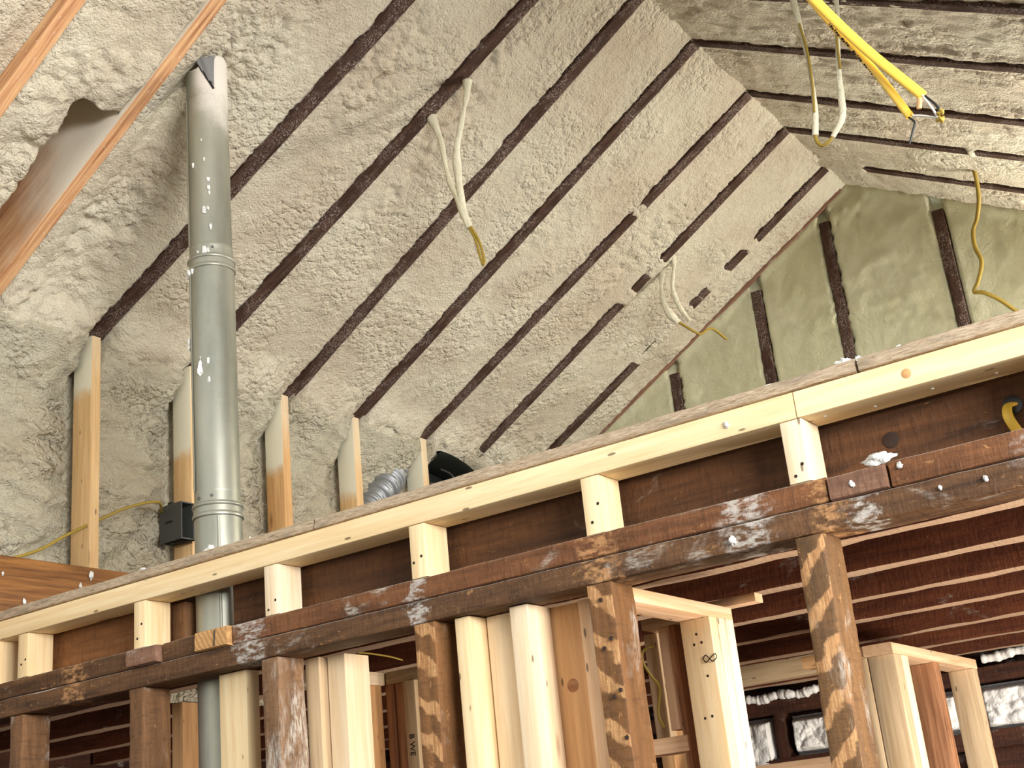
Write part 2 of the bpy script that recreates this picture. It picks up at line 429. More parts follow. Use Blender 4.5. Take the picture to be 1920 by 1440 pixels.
def bx(name, x0, x1, y0, y1, z0, z1, mat, parent=None, axis=None, **kw):
    d = (x1-x0, y1-y0, z1-z0)
    a = axis if axis is not None else max(range(3), key=lambda i: d[i])
    c = ((x0+x1)/2, (y0+y1)/2, (z0+z1)/2)
    if a == 0: return beam(name, (x0, c[1], c[2]), (x1, c[1], c[2]), d[1], d[2], (0, 1, 0), mat, parent, **kw)
    if a == 1: return beam(name, (c[0], y0, c[2]), (c[0], y1, c[2]), d[0], d[2], (1, 0, 0), mat, parent, **kw)
    return beam(name, (c[0], c[1], z0), (c[0], c[1], z1), d[0], d[1], (1, 0, 0), mat, parent, **kw)

def catmull(pts, n=8):
    P = [Vector(p) for p in pts]; P = [P[0]*2-P[1]]+P+[P[-1]*2-P[-2]]
    out = []
    for i in range(1, len(P)-2):
        for k in range(n):
            t = k/n; a, b, c, d = P[i-1:i+3]
            out.append(.5*((2*b)+(c-a)*t+(2*a-5*b+4*c-d)*t*t+(3*b-a-3*c+d)*t**3))
    out.append(P[-2]); return out
def tube(name, pts, rw, rt, mat, parent=None, n=8, seg=10, flatdir=(1, 0, 0), radius=None, smooth_path=True):
    """cable: path given relative to the eye; elliptical section rw along flatdir, rt across"""
    path = catmull(pts, n) if smooth_path and len(pts) > 2 else [Vector(p) for p in pts]
    path = [p+Vector((0, 0, H)) for p in path]
    V = []; o0 = path[0].copy()
    for i, p in enumerate(path):
        tg = (path[min(i+1, len(path)-1)]-path[max(i-1, 0)]).normalized()
        a = Vector(flatdir); a = a-tg*a.dot(tg)
        if a.length < 1e-4: a = Vector((0, 1, 0))-tg*tg.y
        a.normalize(); b = tg.cross(a)
        k = radius(i/(len(path)-1)) if radius else 1.0
        for j in range(seg):
            t = 2*math.pi*j/seg
            V.append(p-o0+a*(rw*k*math.cos(t))+b*(rt*k*math.sin(t)))
    F = []
    for i in range(len(path)-1):
        for j in range(seg):
            x = i*seg+j; y = i*seg+(j+1) % seg
            F.append((x, y, y+seg, x+seg))
    F.append(tuple(reversed(range(seg)))); m = (len(path)-1)*seg; F.append(tuple(range(m, m+seg)))
    return link_mesh(name, V, F, mat, Matrix.Translation(o0), parent, sharp=60)
def lathe(name, prof, centre, mat, parent=None, seg=48, lean=(0, 0)):
    """profile (radius, z) about a vertical axis that leans a little"""
    V = []; F = []
    z0 = prof[0][1]
    for r, z in prof:
        for j in range(seg):
            a = 2*math.pi*j/seg
            V.append((r*math.cos(a)+lean[0]*(z-.5), r*math.sin(a), z-z0))
    for i in range(len(prof)-1):
        for j in range(seg):
            a = i*seg+j; b = i*seg+(j+1) % seg
            F.append((a, b, b+seg, a+seg))
    return link_mesh(name, V, F, mat, Matrix.Translation((centre[0], centre[1], z0+H)), parent, sharp=50)
def grid(name, X, Y, Z, mat, flip=False):
    nu, nv = X.shape
    V = np.stack([X, Y, Z+H], -1).reshape(-1, 3)
    idx = np.arange(nu*nv).reshape(nu, nv)
    a = idx[:-1, :-1].ravel(); b = idx[1:, :-1].ravel(); c = idx[1:, 1:].ravel(); d = idx[:-1, 1:].ravel()
    q = np.stack([a, d, c, b] if flip else [a, b, c, d], 1).astype(np.int32)
    me = bpy.data.meshes.new(name)
    me.vertices.add(len(V)); me.vertices.foreach_set('co', V.astype(np.float32).ravel())
    me.loops.add(q.size); me.loops.foreach_set('vertex_index', q.ravel())
    me.polygons.add(len(q)); me.polygons.foreach_set('loop_start', np.arange(0, q.size, 4, dtype=np.int32))
    me.update(calc_edges=True); me.validate()
    me.polygons.foreach_set('use_smooth', np.ones(len(q), dtype=bool))
    me.materials.append(mat)
    o = bpy.data.objects.new(name, me); C.objects.link(o); PM[o.name] = Matrix.Identity(4)
    return o
def lump(name, p, s, mat, parent=None, seed=0, stretch=(1, 1, 1), bump=.45):
    """a crumb of foam"""
    n, m = 10, 14; V = []; F = []
    for i in range(n+1):
        th = math.pi*i/n
        for j in range(m):
            ph = 2*math.pi*j/m
            d = Vector((math.sin(th)*math.cos(ph), math.sin(th)*math.sin(ph), math.cos(th)))
            k = 1+bump*float(vnoise(np.array([d.x*1.9+seed*3.1+d.z]), np.array([d.y*1.9-d.z*1.3+seed]), seed)[0])+.25*float(vnoise(np.array([d.x*4.5+seed]), np.array([d.y*4.5+d.z*3.0]), seed+4)[0])
            V.append((d.x*s*k*stretch[0], d.y*s*k*stretch[1], d.z*s*k*stretch[2]))
    for i in range(n):
        for j in range(m):
            a = i*m+j; b = i*m+(j+1) % m; F.append((a, a+m, b+m, b))
    return link_mesh(name, V, F, mat, Matrix.Translation((p[0], p[1], p[2]+H)), parent, sharp=0)
def disc(name, p, nrm, r, mat, parent, seg=8, depth=.002):
    nrm = Vector(nrm).normalized(); a = nrm.orthogonal().normalized(); b = nrm.cross(a)
    V = []; F = []
    for k, (rr, dd) in enumerate(((r, 0), (r*.8, depth))):
        for j in range(seg):
            t = 2*math.pi*j/seg; V.append(a*(rr*math.cos(t))+b*(rr*math.sin(t))+nrm*dd)
    for j in range(seg): F.append((j, (j+1) % seg, (j+1) % seg+seg, j+seg))
    F.append(tuple(range(seg, 2*seg)))
    return link_mesh(name, V, F, mat, Matrix.Translation((p[0], p[1], p[2]+H)), parent, sharp=30)

# ------------------------------------------------------------------ measured frame of the attic (metres, z from the eye)
A = 3.05; HK = 1.6287; TAN = math.tan(math.radians(29.8)); TH = math.radians(29.8)
RX = -1.447; RZ = HK+TAN*(RX+A)
YG = 5.03                                        # gable wall
RY = [2.398, 2.80, 3.24, 3.61, 4.01, 4.385, 4.795]    # dark rafters of the left slope at the knee wall
RK = [.088, .058, .0, .0, .02, .0, .0]                # the old ones splay a little
RYR = [3.22, 3.61, 4.04, 4.387, 4.75]                 # right slope
SY = [2.394, 2.786, 3.21, 3.592, 4.005]               # knee wall studs
NL = Vector((math.sin(TH), 0, -math.cos(TH)))    # into the room, left slope
NR = Vector((-math.sin(TH), 0, -math.cos(TH)))

# ------------------------------------------------------------------ structure: foam ceilings and walls
def gauss(x, y, cx, cy, rx, ry): return np.exp(-(((x-cx)/rx)**2+((y-cy)/ry)**2))
def left_ceiling():
    xs = np.concatenate([np.arange(-3.19, RX, .0055), [RX+.012]]); ys = np.arange(1.25, YG+.01, .0065)
    X, Y = np.meshgrid(xs, ys, indexing='ij')
    rough = np.zeros_like(X)
    for cx, cy, rx, ry, k in [(-2.05, 2.6, .32, .14, 1), (-2.0, 2.2, .5, .14, .9), (-1.85, 2.95, .35, .12, .9), (-2.2, 3.0, .28, .13, .9),
                              (-1.87, 3.8, .3, .11, .9), (-2.12, 3.75, .22, .10, .7), (-2.2, 4.2, .22, .12, 1), (-1.96, 4.22, .22, .12, .8),
                              (-2.66, 1.9, .5, .16, 1), (-2.75, 2.2, .35, .14, .9), (-3.02, 2.25, .14, .4, 1), (-2.4, 2.2, .3, .1, .8), (-1.75, 3.4, .3, .10, .35),
                              (-2.35, 3.42, .25, .1, .45), (-2.3, 4.5, .15, .1, .3), (-2.1, 1.4, .8, .3, .9), (-2.98, 3.4, .09, 1.2, .55), (-2.9, 4.6, .12, .5, .6), (-2.45, 2.62, .2, .09, .25), (-1.5, 2.7, .3, .4, .5), (-1.6, 3.05, .25, .3, .4)]:
        rough = np.maximum(rough, k*gauss(X, Y, cx, cy, rx, ry))
    rough *= .75+.5*smooth(-.4, .4, fbm(X*5, Y*5, 5))
    rough = smooth(.30, .85, rough)
    h = -.010+.0035*fbm(X*42, Y*42, 11)+.002*fbm(X*95, Y*95, 13, 2)+.005*fbm(X*6, Y*9, 12)
    h += (1-rough)*.0016*lobes(X, Y, .016, 21)
    h += rough*(.024*lobes(X*.85, Y, .046, 31)+.019*lobes(X, Y, .022, 41)+.010*fbm(X*34, Y*34, 43)-.018)
    # near bays: foam laid less thick
    b1 = smooth(2.05, 2.14, Y)*(1-smooth(2.26, 2.37, Y))
    h -= b1*.055*np.clip(gauss(X, Y, -2.35, 2.14, .16, .12)+gauss(X, Y, -2.65, 2.2, .2, .12)+.6*gauss(X, Y, -2.9, 2.2, .15, .15), 0, 1)
    deep = smooth(1.868, 1.892, Y+.02*fbm(X*12, Y*12, 66))*(1-smooth(1.998, 2.002, Y))
    h -= deep*.27*(1-smooth(-2.49, -2.45, X+.02*fbm(X*14, Y*14, 3)))
    h -= smooth(1.40, 1.67, Y)*(Y < 1.69)*.035
    h += (Y < 1.99)*(Y > 1.72)*.020*lobes(X, Y, .07, 71)*smooth(-3.1, -2.9, X)
    # beads that ran along the slope
    for (xa, ya, xb, yb, w, k) in [(-2.82, 3.80, -2.40, 3.72, .010, .016), (-2.40, 3.72, -2.22, 3.77, .014, .016), (-2.75, 3.86, -2.5, 3.84, .006, .008), (-2.6, 4.14, -2.35, 4.08, .007, .010), (-2.44, 4.62, -2.32, 4.58, .008, .012), (-2.42, 3.02, -2.3, 2.94, .008, .010), (-2.95, 2.62, -2.7, 2.58, .006, .010), (-2.25, 4.9, -1.8, 4.88, .010, .010), (-2.7, 4.92, -2.2, 4.9, .008, .008)]:
        t = np.clip(((X-xa)*(xb-xa)+(Y-ya)*(yb-ya))/((xb-xa)**2+(yb-ya)**2), 0, 1)
        d = np.hypot(X-xa-t*(xb-xa), Y-ya-t*(yb-ya)+.010*fbm(X*14, Y*6, 9))
        h += k*np.exp(-(d/w)**2)*(.6+.5*fbm(X*25, Y*25, 14))
    # the rafters stay free except where foam ran over them
    nz = fbm(X*38, Y*38, 77)*.010+fbm(X*110, Y*110, 78, 2)*.004
    brk = np.zeros_like(X)
    def RYX(yc, X):
        i = int(np.argmin([abs(yc-r) for r in RY])); return RY[i]+RK[i]*(X+A)
    for yc, x0, x1, k in [(3.22, -2.125, -2.02, .7), (4.005, -1.98, -1.93, .9), (4.385, -2.13, -2.05, 1), (4.385, -2.27, -2.20, 1), (4.785, -1.86, -1.80, 1), (4.785, -2.06, -1.95, 1), (4.785, -2.45, -2.14, 1), (4.785, -2.10, -2.09, 1), (2.405, -1.97, -1.93, .6), (2.80, -2.28, -2.23, .5), (4.005, -2.215, -2.19, .6)]:
        brk = np.maximum(brk, k*(np.abs(Y-RYX(yc, X)) < .05)*smooth(x0-.02, x0+.01, X+nz)*(1-smooth(x1-.01, x1+.02, X+nz)))
    for yc, kk in zip(RY, RK):
        yr = yc+kk*(X+A)
        d = np.abs(Y-yr)-.024-nz*.8
        m = (1-smooth(-.004, .004, d))*(1-brk)
        near = (1-smooth(.0, .05, np.abs(Y-yr)-.0255))
        h = h*(1-near*.65*(1-rough*.6))+near*(-.004)
        h = h*(1-m)+(-.035)*m
        h += brk*(1-smooth(-.01, .012, d))*(.012+.008*lobes(X, Y, .02, 90))
    for yc, hw in ((1.70, .021), (2.018, .021)):
        d = np.abs(Y-yc)-hw
        m = 1-smooth(-.004, .001, d)
        h = h*(1-m)+(-.03)*m if yc < 2 else np.where(d < .003, -.05-.235*(1-smooth(-2.49, -2.45, X)), h)
    lip = np.exp(-((Y-1.996)/.012)**2)*smooth(-2.44, -2.38, X)*(Y < 2.004)
    h += lip*(.012+.02*fbm(X*16, Y*4, 61))
    # foam swells into the corner over the studs
    stud = np.ones_like(X)
    for yc in SY+[4.385, 4.795]: stud *= smooth(.02, .07, np.abs(Y-yc))
    h += stud*(1-smooth(-3.06, -2.93, X))*(.030+.03*lobes(X, Y, .05, 95))
    Z = HK+TAN*(X+A)
    return grid('ceiling_left', X+NL.x*h, Y, Z+NL.z*h, M['foam'], flip=True)
struct(left_ceiling(), 'cream spray foam covering the left roof slope between the rafters')

def right_ceiling():
    xs = np.concatenate([[RX-.012], np.arange(RX+.004, .45, .010)]); ys = np.arange(1.1, YG+.01, .009)
    X, Y = np.meshgrid(xs, ys, indexing='ij')
    rough = np.clip(.30+1.1*gauss(X, Y, -.75, 3.4, .6, .30)+.6*gauss(X, Y, -.8, 4.3, .3, .3)+.7*gauss(X, Y, -1.0, 3.15, .12, .1), 0, 1)
    rough *= .6+.6*smooth(-.3, .4, fbm(X*7, Y*5, 8))
    h = -.010+.006*fbm(X*24, Y*24, 111)+.006*fbm(X*6, Y*9, 112)
    h += .006*smooth(.15, .5, fbm(X*5, Y*26, 117))+rough*(.010*lobes(X*.7, Y*1.3, .028, 121)+.004*fbm(X*60, Y*60, 119)-.004)
    nz = fbm(X*38, Y*38, 177)*.010
    brk = np.zeros_like(X)
    for yc, x0, x1, k in [(4.785, -1.47, -1.28, 1), (4.785, -.95, -.85, .4), (3.22, -.62, -.56, .5), (3.22, -1.5, -.62, .8), (4.385, -.82, -.79, 1)]:
        brk = np.maximum(brk, k*(np.abs(Y-min(RYR, key=lambda r: abs(r-yc))) < .05)*smooth(x0-.02, x0+.01, X+nz)*(1-smooth(x1-.01, x1+.02, X+nz)))
    for yc in RYR:
        d = np.abs(Y-yc)-.021-nz*.8
        m = (1-smooth(-.005, .005, d))*(1-brk)
        near = (1-smooth(.0, .05, np.abs(Y-yc)-.0225))
        h = h*(1-near*.7)+near*(-.004)
        h = h*(1-m)+(-.035)*m
        h += brk*(1-smooth(-.01, .012, d))*(.010+.008*lobes(X, Y, .02, 190))
    Z = RZ-TAN*(X-RX)
    return grid('ceiling_right', X+NR.x*h, Y, Z+NR.z*h, M['foam'], flip=True)
struct(right_ceiling(), 'grey cream spray foam covering the right roof slope')

def knee_wall():
    ys = np.arange(1.25, YG+.01, .0065); zs = np.arange(.55, 1.74, .0065)
    Y, Z = np.meshgrid(ys, zs, indexing='ij')
    stud = np.ones_like(Y)
    for yc in SY: stud *= smooth(.019, .032, np.abs(Y-yc))
    w = .04*fbm(Y*6, Z*6, 201)
    g = .026*lobes(Y*.75, Z*1.2+w, .060, 211)+.016*lobes(Y*.9, Z*1.35, .032, 221)+.006*lobes(Y, Z, .016, 231)+.006*fbm(Y*30, Z*44, 235)
    # overlapping passes of the gun: each bulges, then undercuts
    q = (Z+.10*fbm(Y*3.2, Z*2, 241)+.12*(Y-2.0))/.105; fr = q-np.floor(q)
    g += .024*smooth(0, .14, fr)*(1-.75*fr)
    q2 = (Z+.07*fbm(Y*7+9, Z*4, 243)-.06*Y)/.063; fr2 = q2-np.floor(q2)
    g += .013*smooth(0, .14, fr2)*(1-.8*fr2)
    top = smooth(1.45, 1.60, Z+.05*fbm(Y*9, Z*5, 251))
    g += top*stud*.115
    g = g*(.25+.75*stud)
    # two torn hollows near the floor beam
    g -= .035*np.exp(-((Z-(.90+.55*(Y-2.15)))/.018)**2)*smooth(2.1, 2.16, Y)*(1-smooth(2.33, 2.38, Y))
    g -= .030*np.exp(-((Z-(.96+.7*(Y-2.52)))/.014)**2)*smooth(2.48, 2.53, Y)*(1-smooth(2.66, 2.7, Y))
    g -= (g+.02)*smooth(4.06, 4.09, Y)*(1-smooth(4.44, 4.48, Y))*(1-smooth(1.575, 1.61, Z+.10*(Y-4.09)))
    X = -3.20+g
    return grid('wall_left', X, Y, Z, M['foamwall'], flip=False)
struct(knee_wall(), 'lumpy cream spray foam knee wall on the left')

def gable_wall():
    xs = np.arange(-3.15, .9, .012); ts = np.linspace(0, 1, 190)
    X, T = np.meshgrid(xs, ts, indexing='ij')
    ztop = np.minimum(HK+TAN*(X+A), RZ-TAN*(X-RX))+.03
    z0 = .70
    Z = z0+T*(ztop-z0)
    h = .006*fbm(X*4, Z*4, 301)+.003*fbm(X*26, Z*14, 302)+.010*smooth(.25, .45, fbm(X*3+4, Z*7, 303))*.5
    h += .010*np.exp(-((ztop-.03-Z)/.03)**2)
    h += .02*gauss(X, Z, -1.5, 2.45, .16, .05)*lobes(X, Z, .03, 305)
    for xc in GX:
        d = np.abs(X-xc)-.022-.006*fbm(X*40, Z*40, 311)
        m = 1-smooth(-.004, .006, d)
        h = h*(1-m)-.03*m
    return grid('wall_back', X, YG-.008-h, Z, M['foamgable'], flip=False)
GX = [-2.83, -2.383, -1.936, -1.578, -1.106, -.60, -.15]
struct(gable_wall(), 'greenish cream spray foam gable wall at the far end')

# lower storey shell
struct(bx('floor', -4.7, 3.2, -3.0, 5.3, -1.79, -1.75, M['ply']), None)
struct(bx('wall_side', -4.72, -4.62, 1.6, 5.3, -1.75, .70, M['sheath'], axis=1), None)
struct(bx('ceiling', -4.6, .9, 2.10, 5.05, .705, .73, M['deck'], axis=0), 'dark old floor boards lying on the joists')

# ------------------------------------------------------------------ rafters
def rafter_left(yc, w, mat, label, depth=.14, group='rafters of the left roof slope', rough=.0015, k=0.0):
    x0, x1 = -3.06, RX-.002
    p0 = Vector((x0, yc+k*(x0+A), HK+TAN*(x0+A)))-NL*(depth/2); p1 = Vector((x1, yc+k*(x1+A), HK+TAN*(x1+A)))-NL*(depth/2)
    o = beam('rafter', p0, p1, w, depth, (0, 1, 0), mat, rough=rough, rc=.002, step=.03)
    return tag(o, label, 'rafter', group)
def rafter_right(yc, label):
    x0, x1 = RX+.002, .44
    depth = .14
    p0 = Vector((x0, yc, RZ-TAN*(x0-RX)))-NR*(depth/2); p1 = Vector((x1, yc, RZ-TAN*(x1-RX)))-NR*(depth/2)
    o = beam('rafter', p0, p1, .042, depth, (0, 1, 0), M['rafter'], rough=.0015, rc=.002, step=.03)
    return tag(o, label, 'rafter', 'rafters of the right roof slope')
rafter_left(1.70, .042, M['rafter_new'], 'bright new wood rafter at the top left corner, nearest the viewer', .19, 'bright rafters', .001)
rafter_left(2.018, .041, M['rafter_new'], 'bright new wood rafter just left of the metal duct, foam dusted side showing', .29, 'bright rafters', .001)
names = ['first dark rafter right of the bright ones, ending on the leftmost knee wall stud', 'dark rafter that passes behind the metal duct, second of the dark ones',
         'dark rafter ending on the stud just right of the metal duct', 'dark rafter left of the ridge, nearest whose ridge corner is in view',
         'dark rafter on the left slope, fourth from the gable wall counting the foamed edge', 'dark rafter broken by foam lumps behind the hanging white wire loop',
         'dark rafter on the left slope next to the gable, mostly buried in foam']
for y, kk, nm in zip(RY, RK, names): rafter_left(y, .050, M['rafter'], nm, k=kk)
names = ['dark rafter at the very top right corner of the right slope', 'long dark rafter crossing behind the yellow cable on the right slope',
         'dark rafter on the right slope just below the ends of the yellow cables', 'dark rafter on the right slope where the olive wire comes out of the foam',
         'thin dark rafter on the right slope next to the gable wall']
for y, nm in zip(RYR, names): rafter_right(y, nm)
x0, x1 = -2.95, RX-.02
p0 = Vector((x0, 5.012, HK+TAN*(x0+A)))-NL*.048; p1 = Vector((x1, 5.012, HK+TAN*(x1+A)))-NL*.048
tag(beam('rafter', p0, p1, .022, .10, (0, 1, 0), M['oldgrey'], rough=.002, step=.03), 'thin brownish rafter edge in the corner of left slope and gable', 'rafter', 'rafters of the left roof slope')

# ------------------------------------------------------------------ knee wall studs, beam, box, wires, flexible ducts
labels = ['leftmost knee wall stud, new wood with foam coated top', 'knee wall stud half hidden behind the metal duct, carrying the grey box',
          'knee wall stud just right of the metal duct, orange wood below its white coat', 'knee wall stud second right of the metal duct, coat fading low',
          'foam coated knee wall stud beside the black hood']
coats = [1.44, 1.33, 1.34, 1.32, 1.30]
for i, (y, lb) in enumerate(zip(SY, labels)):
    m = new_wood('knee_stud_lumber_%s' % 'abcde'[i], (222, 186, 134) if i != 2 else (212, 168, 114), (198, 158, 106) if i != 2 else (186, 140, 88), coat=coats[i])
    zt = HK-.004
    o = bx('wall_stud', -3.135, -3.05, y-.0175-.002*(i > 1), y+.0175+.002*(i > 1), .900, zt, m, rc=.003)
    tag(o, lb, 'stud', 'knee wall studs')
kb = bx('timber_beam', -3.16, -3.035, 1.5, 4.95, .60, .897, M['beam'], rc=.004)
tag(kb, 'dark grained brown beam under the knee wall studs at far left', 'beam')

bx0 = empty('electrical_box', (-3.09, 2.735, 1.03)); tag(bx0, 'grey plastic electrical box on the stud beside the metal duct', 'electrical box')
def box_shell():
    x0, x1, y0, y1, z0, z1, t = -3.135, -3.036, 2.712, 2.766, 1.030, 1.150, .004
    V = []; F = []
    def q(a):
        n = len(V); V.extend([(p[0], p[1], p[2]+H) for p in a]); F.append((n, n+1, n+2, n+3))
    o = [(x1, y0, z0), (x1, y1, z0), (x1, y1, z1), (x1, y0, z1)]
    inn = [(x1, y0+t, z0+t), (x1, y1-t, z0+t), (x1, y1-t, z1-t), (x1, y0+t, z1-t)]
    ob = [(x0, p[1], p[2]) for p in o]; ib = [(x0+t, p[1], p[2]) for p in inn]
    for i in range(4):
        j = (i+1) % 4
        q([o[i], o[j], inn[j], inn[i]]); q([ob[i], ob[j], o[j], o[i]]); q([inn[i], inn[j], ib[j], ib[i]])
    q(list(reversed(ob))); q(ib)
    return V, F
V, F = box_shell(); link_mesh('box_shell', V, F, M['boxgrey'], parent=bx0, flat=True)
for k in range(3):
    tube('clamp_tab', [(-3.12+.026*k, 2.720, 1.028), (-3.085+.026*k, 2.74, 1.024), (-3.06+.02*k, 2.758, 1.026)], .005, .003, M['black'], bx0, n=4, seg=6)
bx('mounting_ear', -3.10, -3.082, 2.714, 2.735, 1.150, 1.158, M['black'], parent=bx0)
def text_mesh(name, s, p, xdir, ydir, size, mat, parent):
    cu = bpy.data.curves.new(name, 'FONT'); cu.body = s; cu.size = size; cu.extrude = .0004
    tmp = bpy.data.objects.new('tmp_text', cu)
    C.objects.link(tmp)
    dg = bpy.context.evaluated_depsgraph_get(); me = bpy.data.meshes.new_from_object(tmp.evaluated_get(dg))
    bpy.data.objects.remove(tmp); bpy.data.curves.remove(cu)
    xd = Vector(xdir).normalized(); yd = Vector(ydir).normalized(); zd = xd.cross(yd)
    mw = Matrix(((xd.x, yd.x, zd.x, p[0]), (xd.y, yd.y, zd.y, p[1]), (xd.z, yd.z, zd.z, p[2]+H), (0, 0, 0, 1)))
    me.materials.clear(); me.materials.append(mat); me.name = name
    o = bpy.data.objects.new(name, me); C.objects.link(o); PM[o.name] = mw
    if parent: o.parent = parent; o.matrix_parent_inverse = PM[parent.name].inverted()
    o.matrix_basis = mw
    return o
for k, (dx, w, h) in enumerate(((0, .006, .007), (.0085, .004, .006), (.014, .006, .007), (.0215, .005, .006), (.028, .004, .006))):
    bx('embossed_mark', -3.108+dx, -3.108+dx+w, 2.7105, 2.7122, 1.090, 1.090+h, M['black'], parent=bx0, rc=.0005)

tag(tube('electric_wire', [(-3.10, 2.05, .872), (-3.06, 2.20, .925), (-3.055, 2.30, .985), (-3.06, 2.375, 1.026)], .0045, .0045, M['olive'], seg=8),
    'thin olive wire left of the leftmost knee wall stud', 'wire', 'wires on the knee wall')
tag(tube('electric_wire', [(-3.06, 2.413, 1.046), (-3.055, 2.50, 1.093), (-3.055, 2.59, 1.128), (-3.065, 2.65, 1.140), (-3.125, 2.711, 1.134)], .0045, .0045, M['olive'], seg=8),
    'thin olive wire running from the leftmost stud into the grey box', 'wire', 'wires on the knee wall')
def flex(name, pts, r, mat, ribs, label):
    o = tube(name, pts, r, r, mat, n=60, seg=20, radius=lambda t: 1+.07*math.sin(t*ribs*2*math.pi)+.05*math.sin(t*37))
    return tag(o, label, 'flexible duct', 'foam covered flexible ducts')
flex('flexible_duct', [(-3.185, 2.50, .87), (-3.180, 2.60, .985), (-3.180, 2.69, 1.065), (-3.20, 2.77, 1.13)], .040, M['foamwall'], 17, 'ribbed flexible duct under foam between leftmost stud and grey box')
flex('flexible_duct', [(-3.20, 3.27, 1.13), (-3.185, 3.36, 1.24), (-3.185, 3.46, 1.36), (-3.20, 3.56, 1.46)], .040, M['foamwall'], 18, 'ribbed flexible duct under foam right of the metal duct')
o = tube('flexible_duct', [(-3.17, 3.66, 1.21), (-3.155, 3.77, 1.33), (-3.155, 3.88, 1.43), (-3.18, 3.97, 1.52)], .054, .054, M['foil'], n=60, seg=24,
         radius=lambda t: 1+.08*math.sin(t*22*2*math.pi)+.07*math.sin(t*41+1)+.05*math.sin(t*97))
tag(o, 'crinkled silver flexible duct beside the rightmost foam coated stud', 'flexible duct')
# black hood by the wall
hood = empty('vent_hood', (-3.05, 4.2, 1.42)); tag(hood, 'glossy black vent hood peeking over the plate by the knee wall', 'vent hood')
def hood_mesh():
    V = []; F = []; n = 14
    for i in range(n+1):
        a = math.pi/2*i/n
        y = 4.085+.36*math.sin(a)*1.0; z = 1.35+.235*math.cos(a)**.8 if i < n else 1.35
        V.append((-3.03, y, z+H)); V.append((-3.16, y, z+H)); V.append((-3.045, 4.085+.335*math.sin(a), 1.35+(.215*math.cos(a)**.8 if i < n else 0)+H)); V.append((-3.13, 4.085+.30*math.sin(a), 1.35+(.18*math.cos(a)**.8 if i < n else 0)+H))
    for i in range(n):
        a = i*4; b = a+4
        F += [(a, b, b+1, a+1), (a, a+2, b+2, b), (a+2, a+3, b+3, b+2)]
    return V, F
V, F = hood_mesh(); link_mesh('hood_shell', V, F, M['black'], parent=hood)
bx('back_plate', -3.15, -3.135, 4.085, 4.42, 1.33, 1.56, M['black'], parent=hood)
bx('damper_flap', -3.125, -3.10, 4.10, 4.32, 1.38, 1.47, M['boxgrey'], parent=hood)
tube('hinge_rod', [(-3.06, 4.12, 1.52), (-3.06, 4.20, 1.50), (-3.07, 4.24, 1.40)], .004, .004, M['screw'], hood, seg=6)

# ------------------------------------------------------------------ the metal duct
PX, PY, PR = -2.274, 2.150, .0575
PLEAN = -.0075
duct = empty('metal_duct', (PX, PY, -1.75)); tag(duct, 'tall round galvanised metal duct rising through the plates to the roof', 'duct')
LEAN = 0.0
def section(name, z0, z1, r0, r1, extra=()):
    prof = [(r0, z0)]+list(extra)+[(r1, z1)]
    return lathe(name, prof, (PX, PY), M['metal'], duct, seg=64, lean=(PLEAN, 0))
Z1, Z2 = .845, 1.503       # joints, matched below
section('lower_section', -1.75, Z1-.010, PR, PR-.0005)
section('middle_section', Z1+.018, Z2-.006, PR-.002, PR)
section('upper_section', Z2+.026, 2.085, PR-.0035, PR-.002)
for zc, nm in ((Z1, 'joint_band'), (Z2, 'joint_band')):
    r = PR
    lathe(nm, [(r-.001, zc-.014), (r+.0035, zc-.012), (r+.0045, zc-.008), (r+.0035, zc-.004), (r+.001, zc-.002), (r+.001, zc+.012), (r+.004, zc+.014), (r+.0045, zc+.018), (r+.003, zc+.022), (r-.002, zc+.024), (r-.003, zc+.045), (r-.0015, zc+.050), (r-.0025, zc+.056)], (PX, PY), M['metal'], duct, seg=64, lean=(PLEAN, 0))
def seam(z0, z1, a):
    x = PX+(PR+.0008)*math.cos(a); y = PY+(PR+.0008)*math.sin(a)
    return tube('lock_seam', [(x+PLEAN*(z0-.5), y, z0), (x+PLEAN*(z1-.5), y, z1)], .0035, .0016, M['metal'], duct, seg=8, flatdir=(-math.sin(a), math.cos(a), 0), smooth_path=False)
seam(-1.7, Z1-.016, math.radians(-43)); seam(Z1+.055, Z2-.016, math.radians(-112)); seam(Z2+.056, 2.0, math.radians(-115))
for zc, a in ((Z1+.036, -58), (Z1+.034, -95), (Z2+.04, -40)):
    a = math.radians(a); disc('screw', (PX+PLEAN*(zc-.5)+(PR-.002)*math.cos(a), PY+(PR-.002)*math.sin(a), zc), (math.cos(a), math.sin(a), 0), .004, M['screw'], duct, depth=.003)
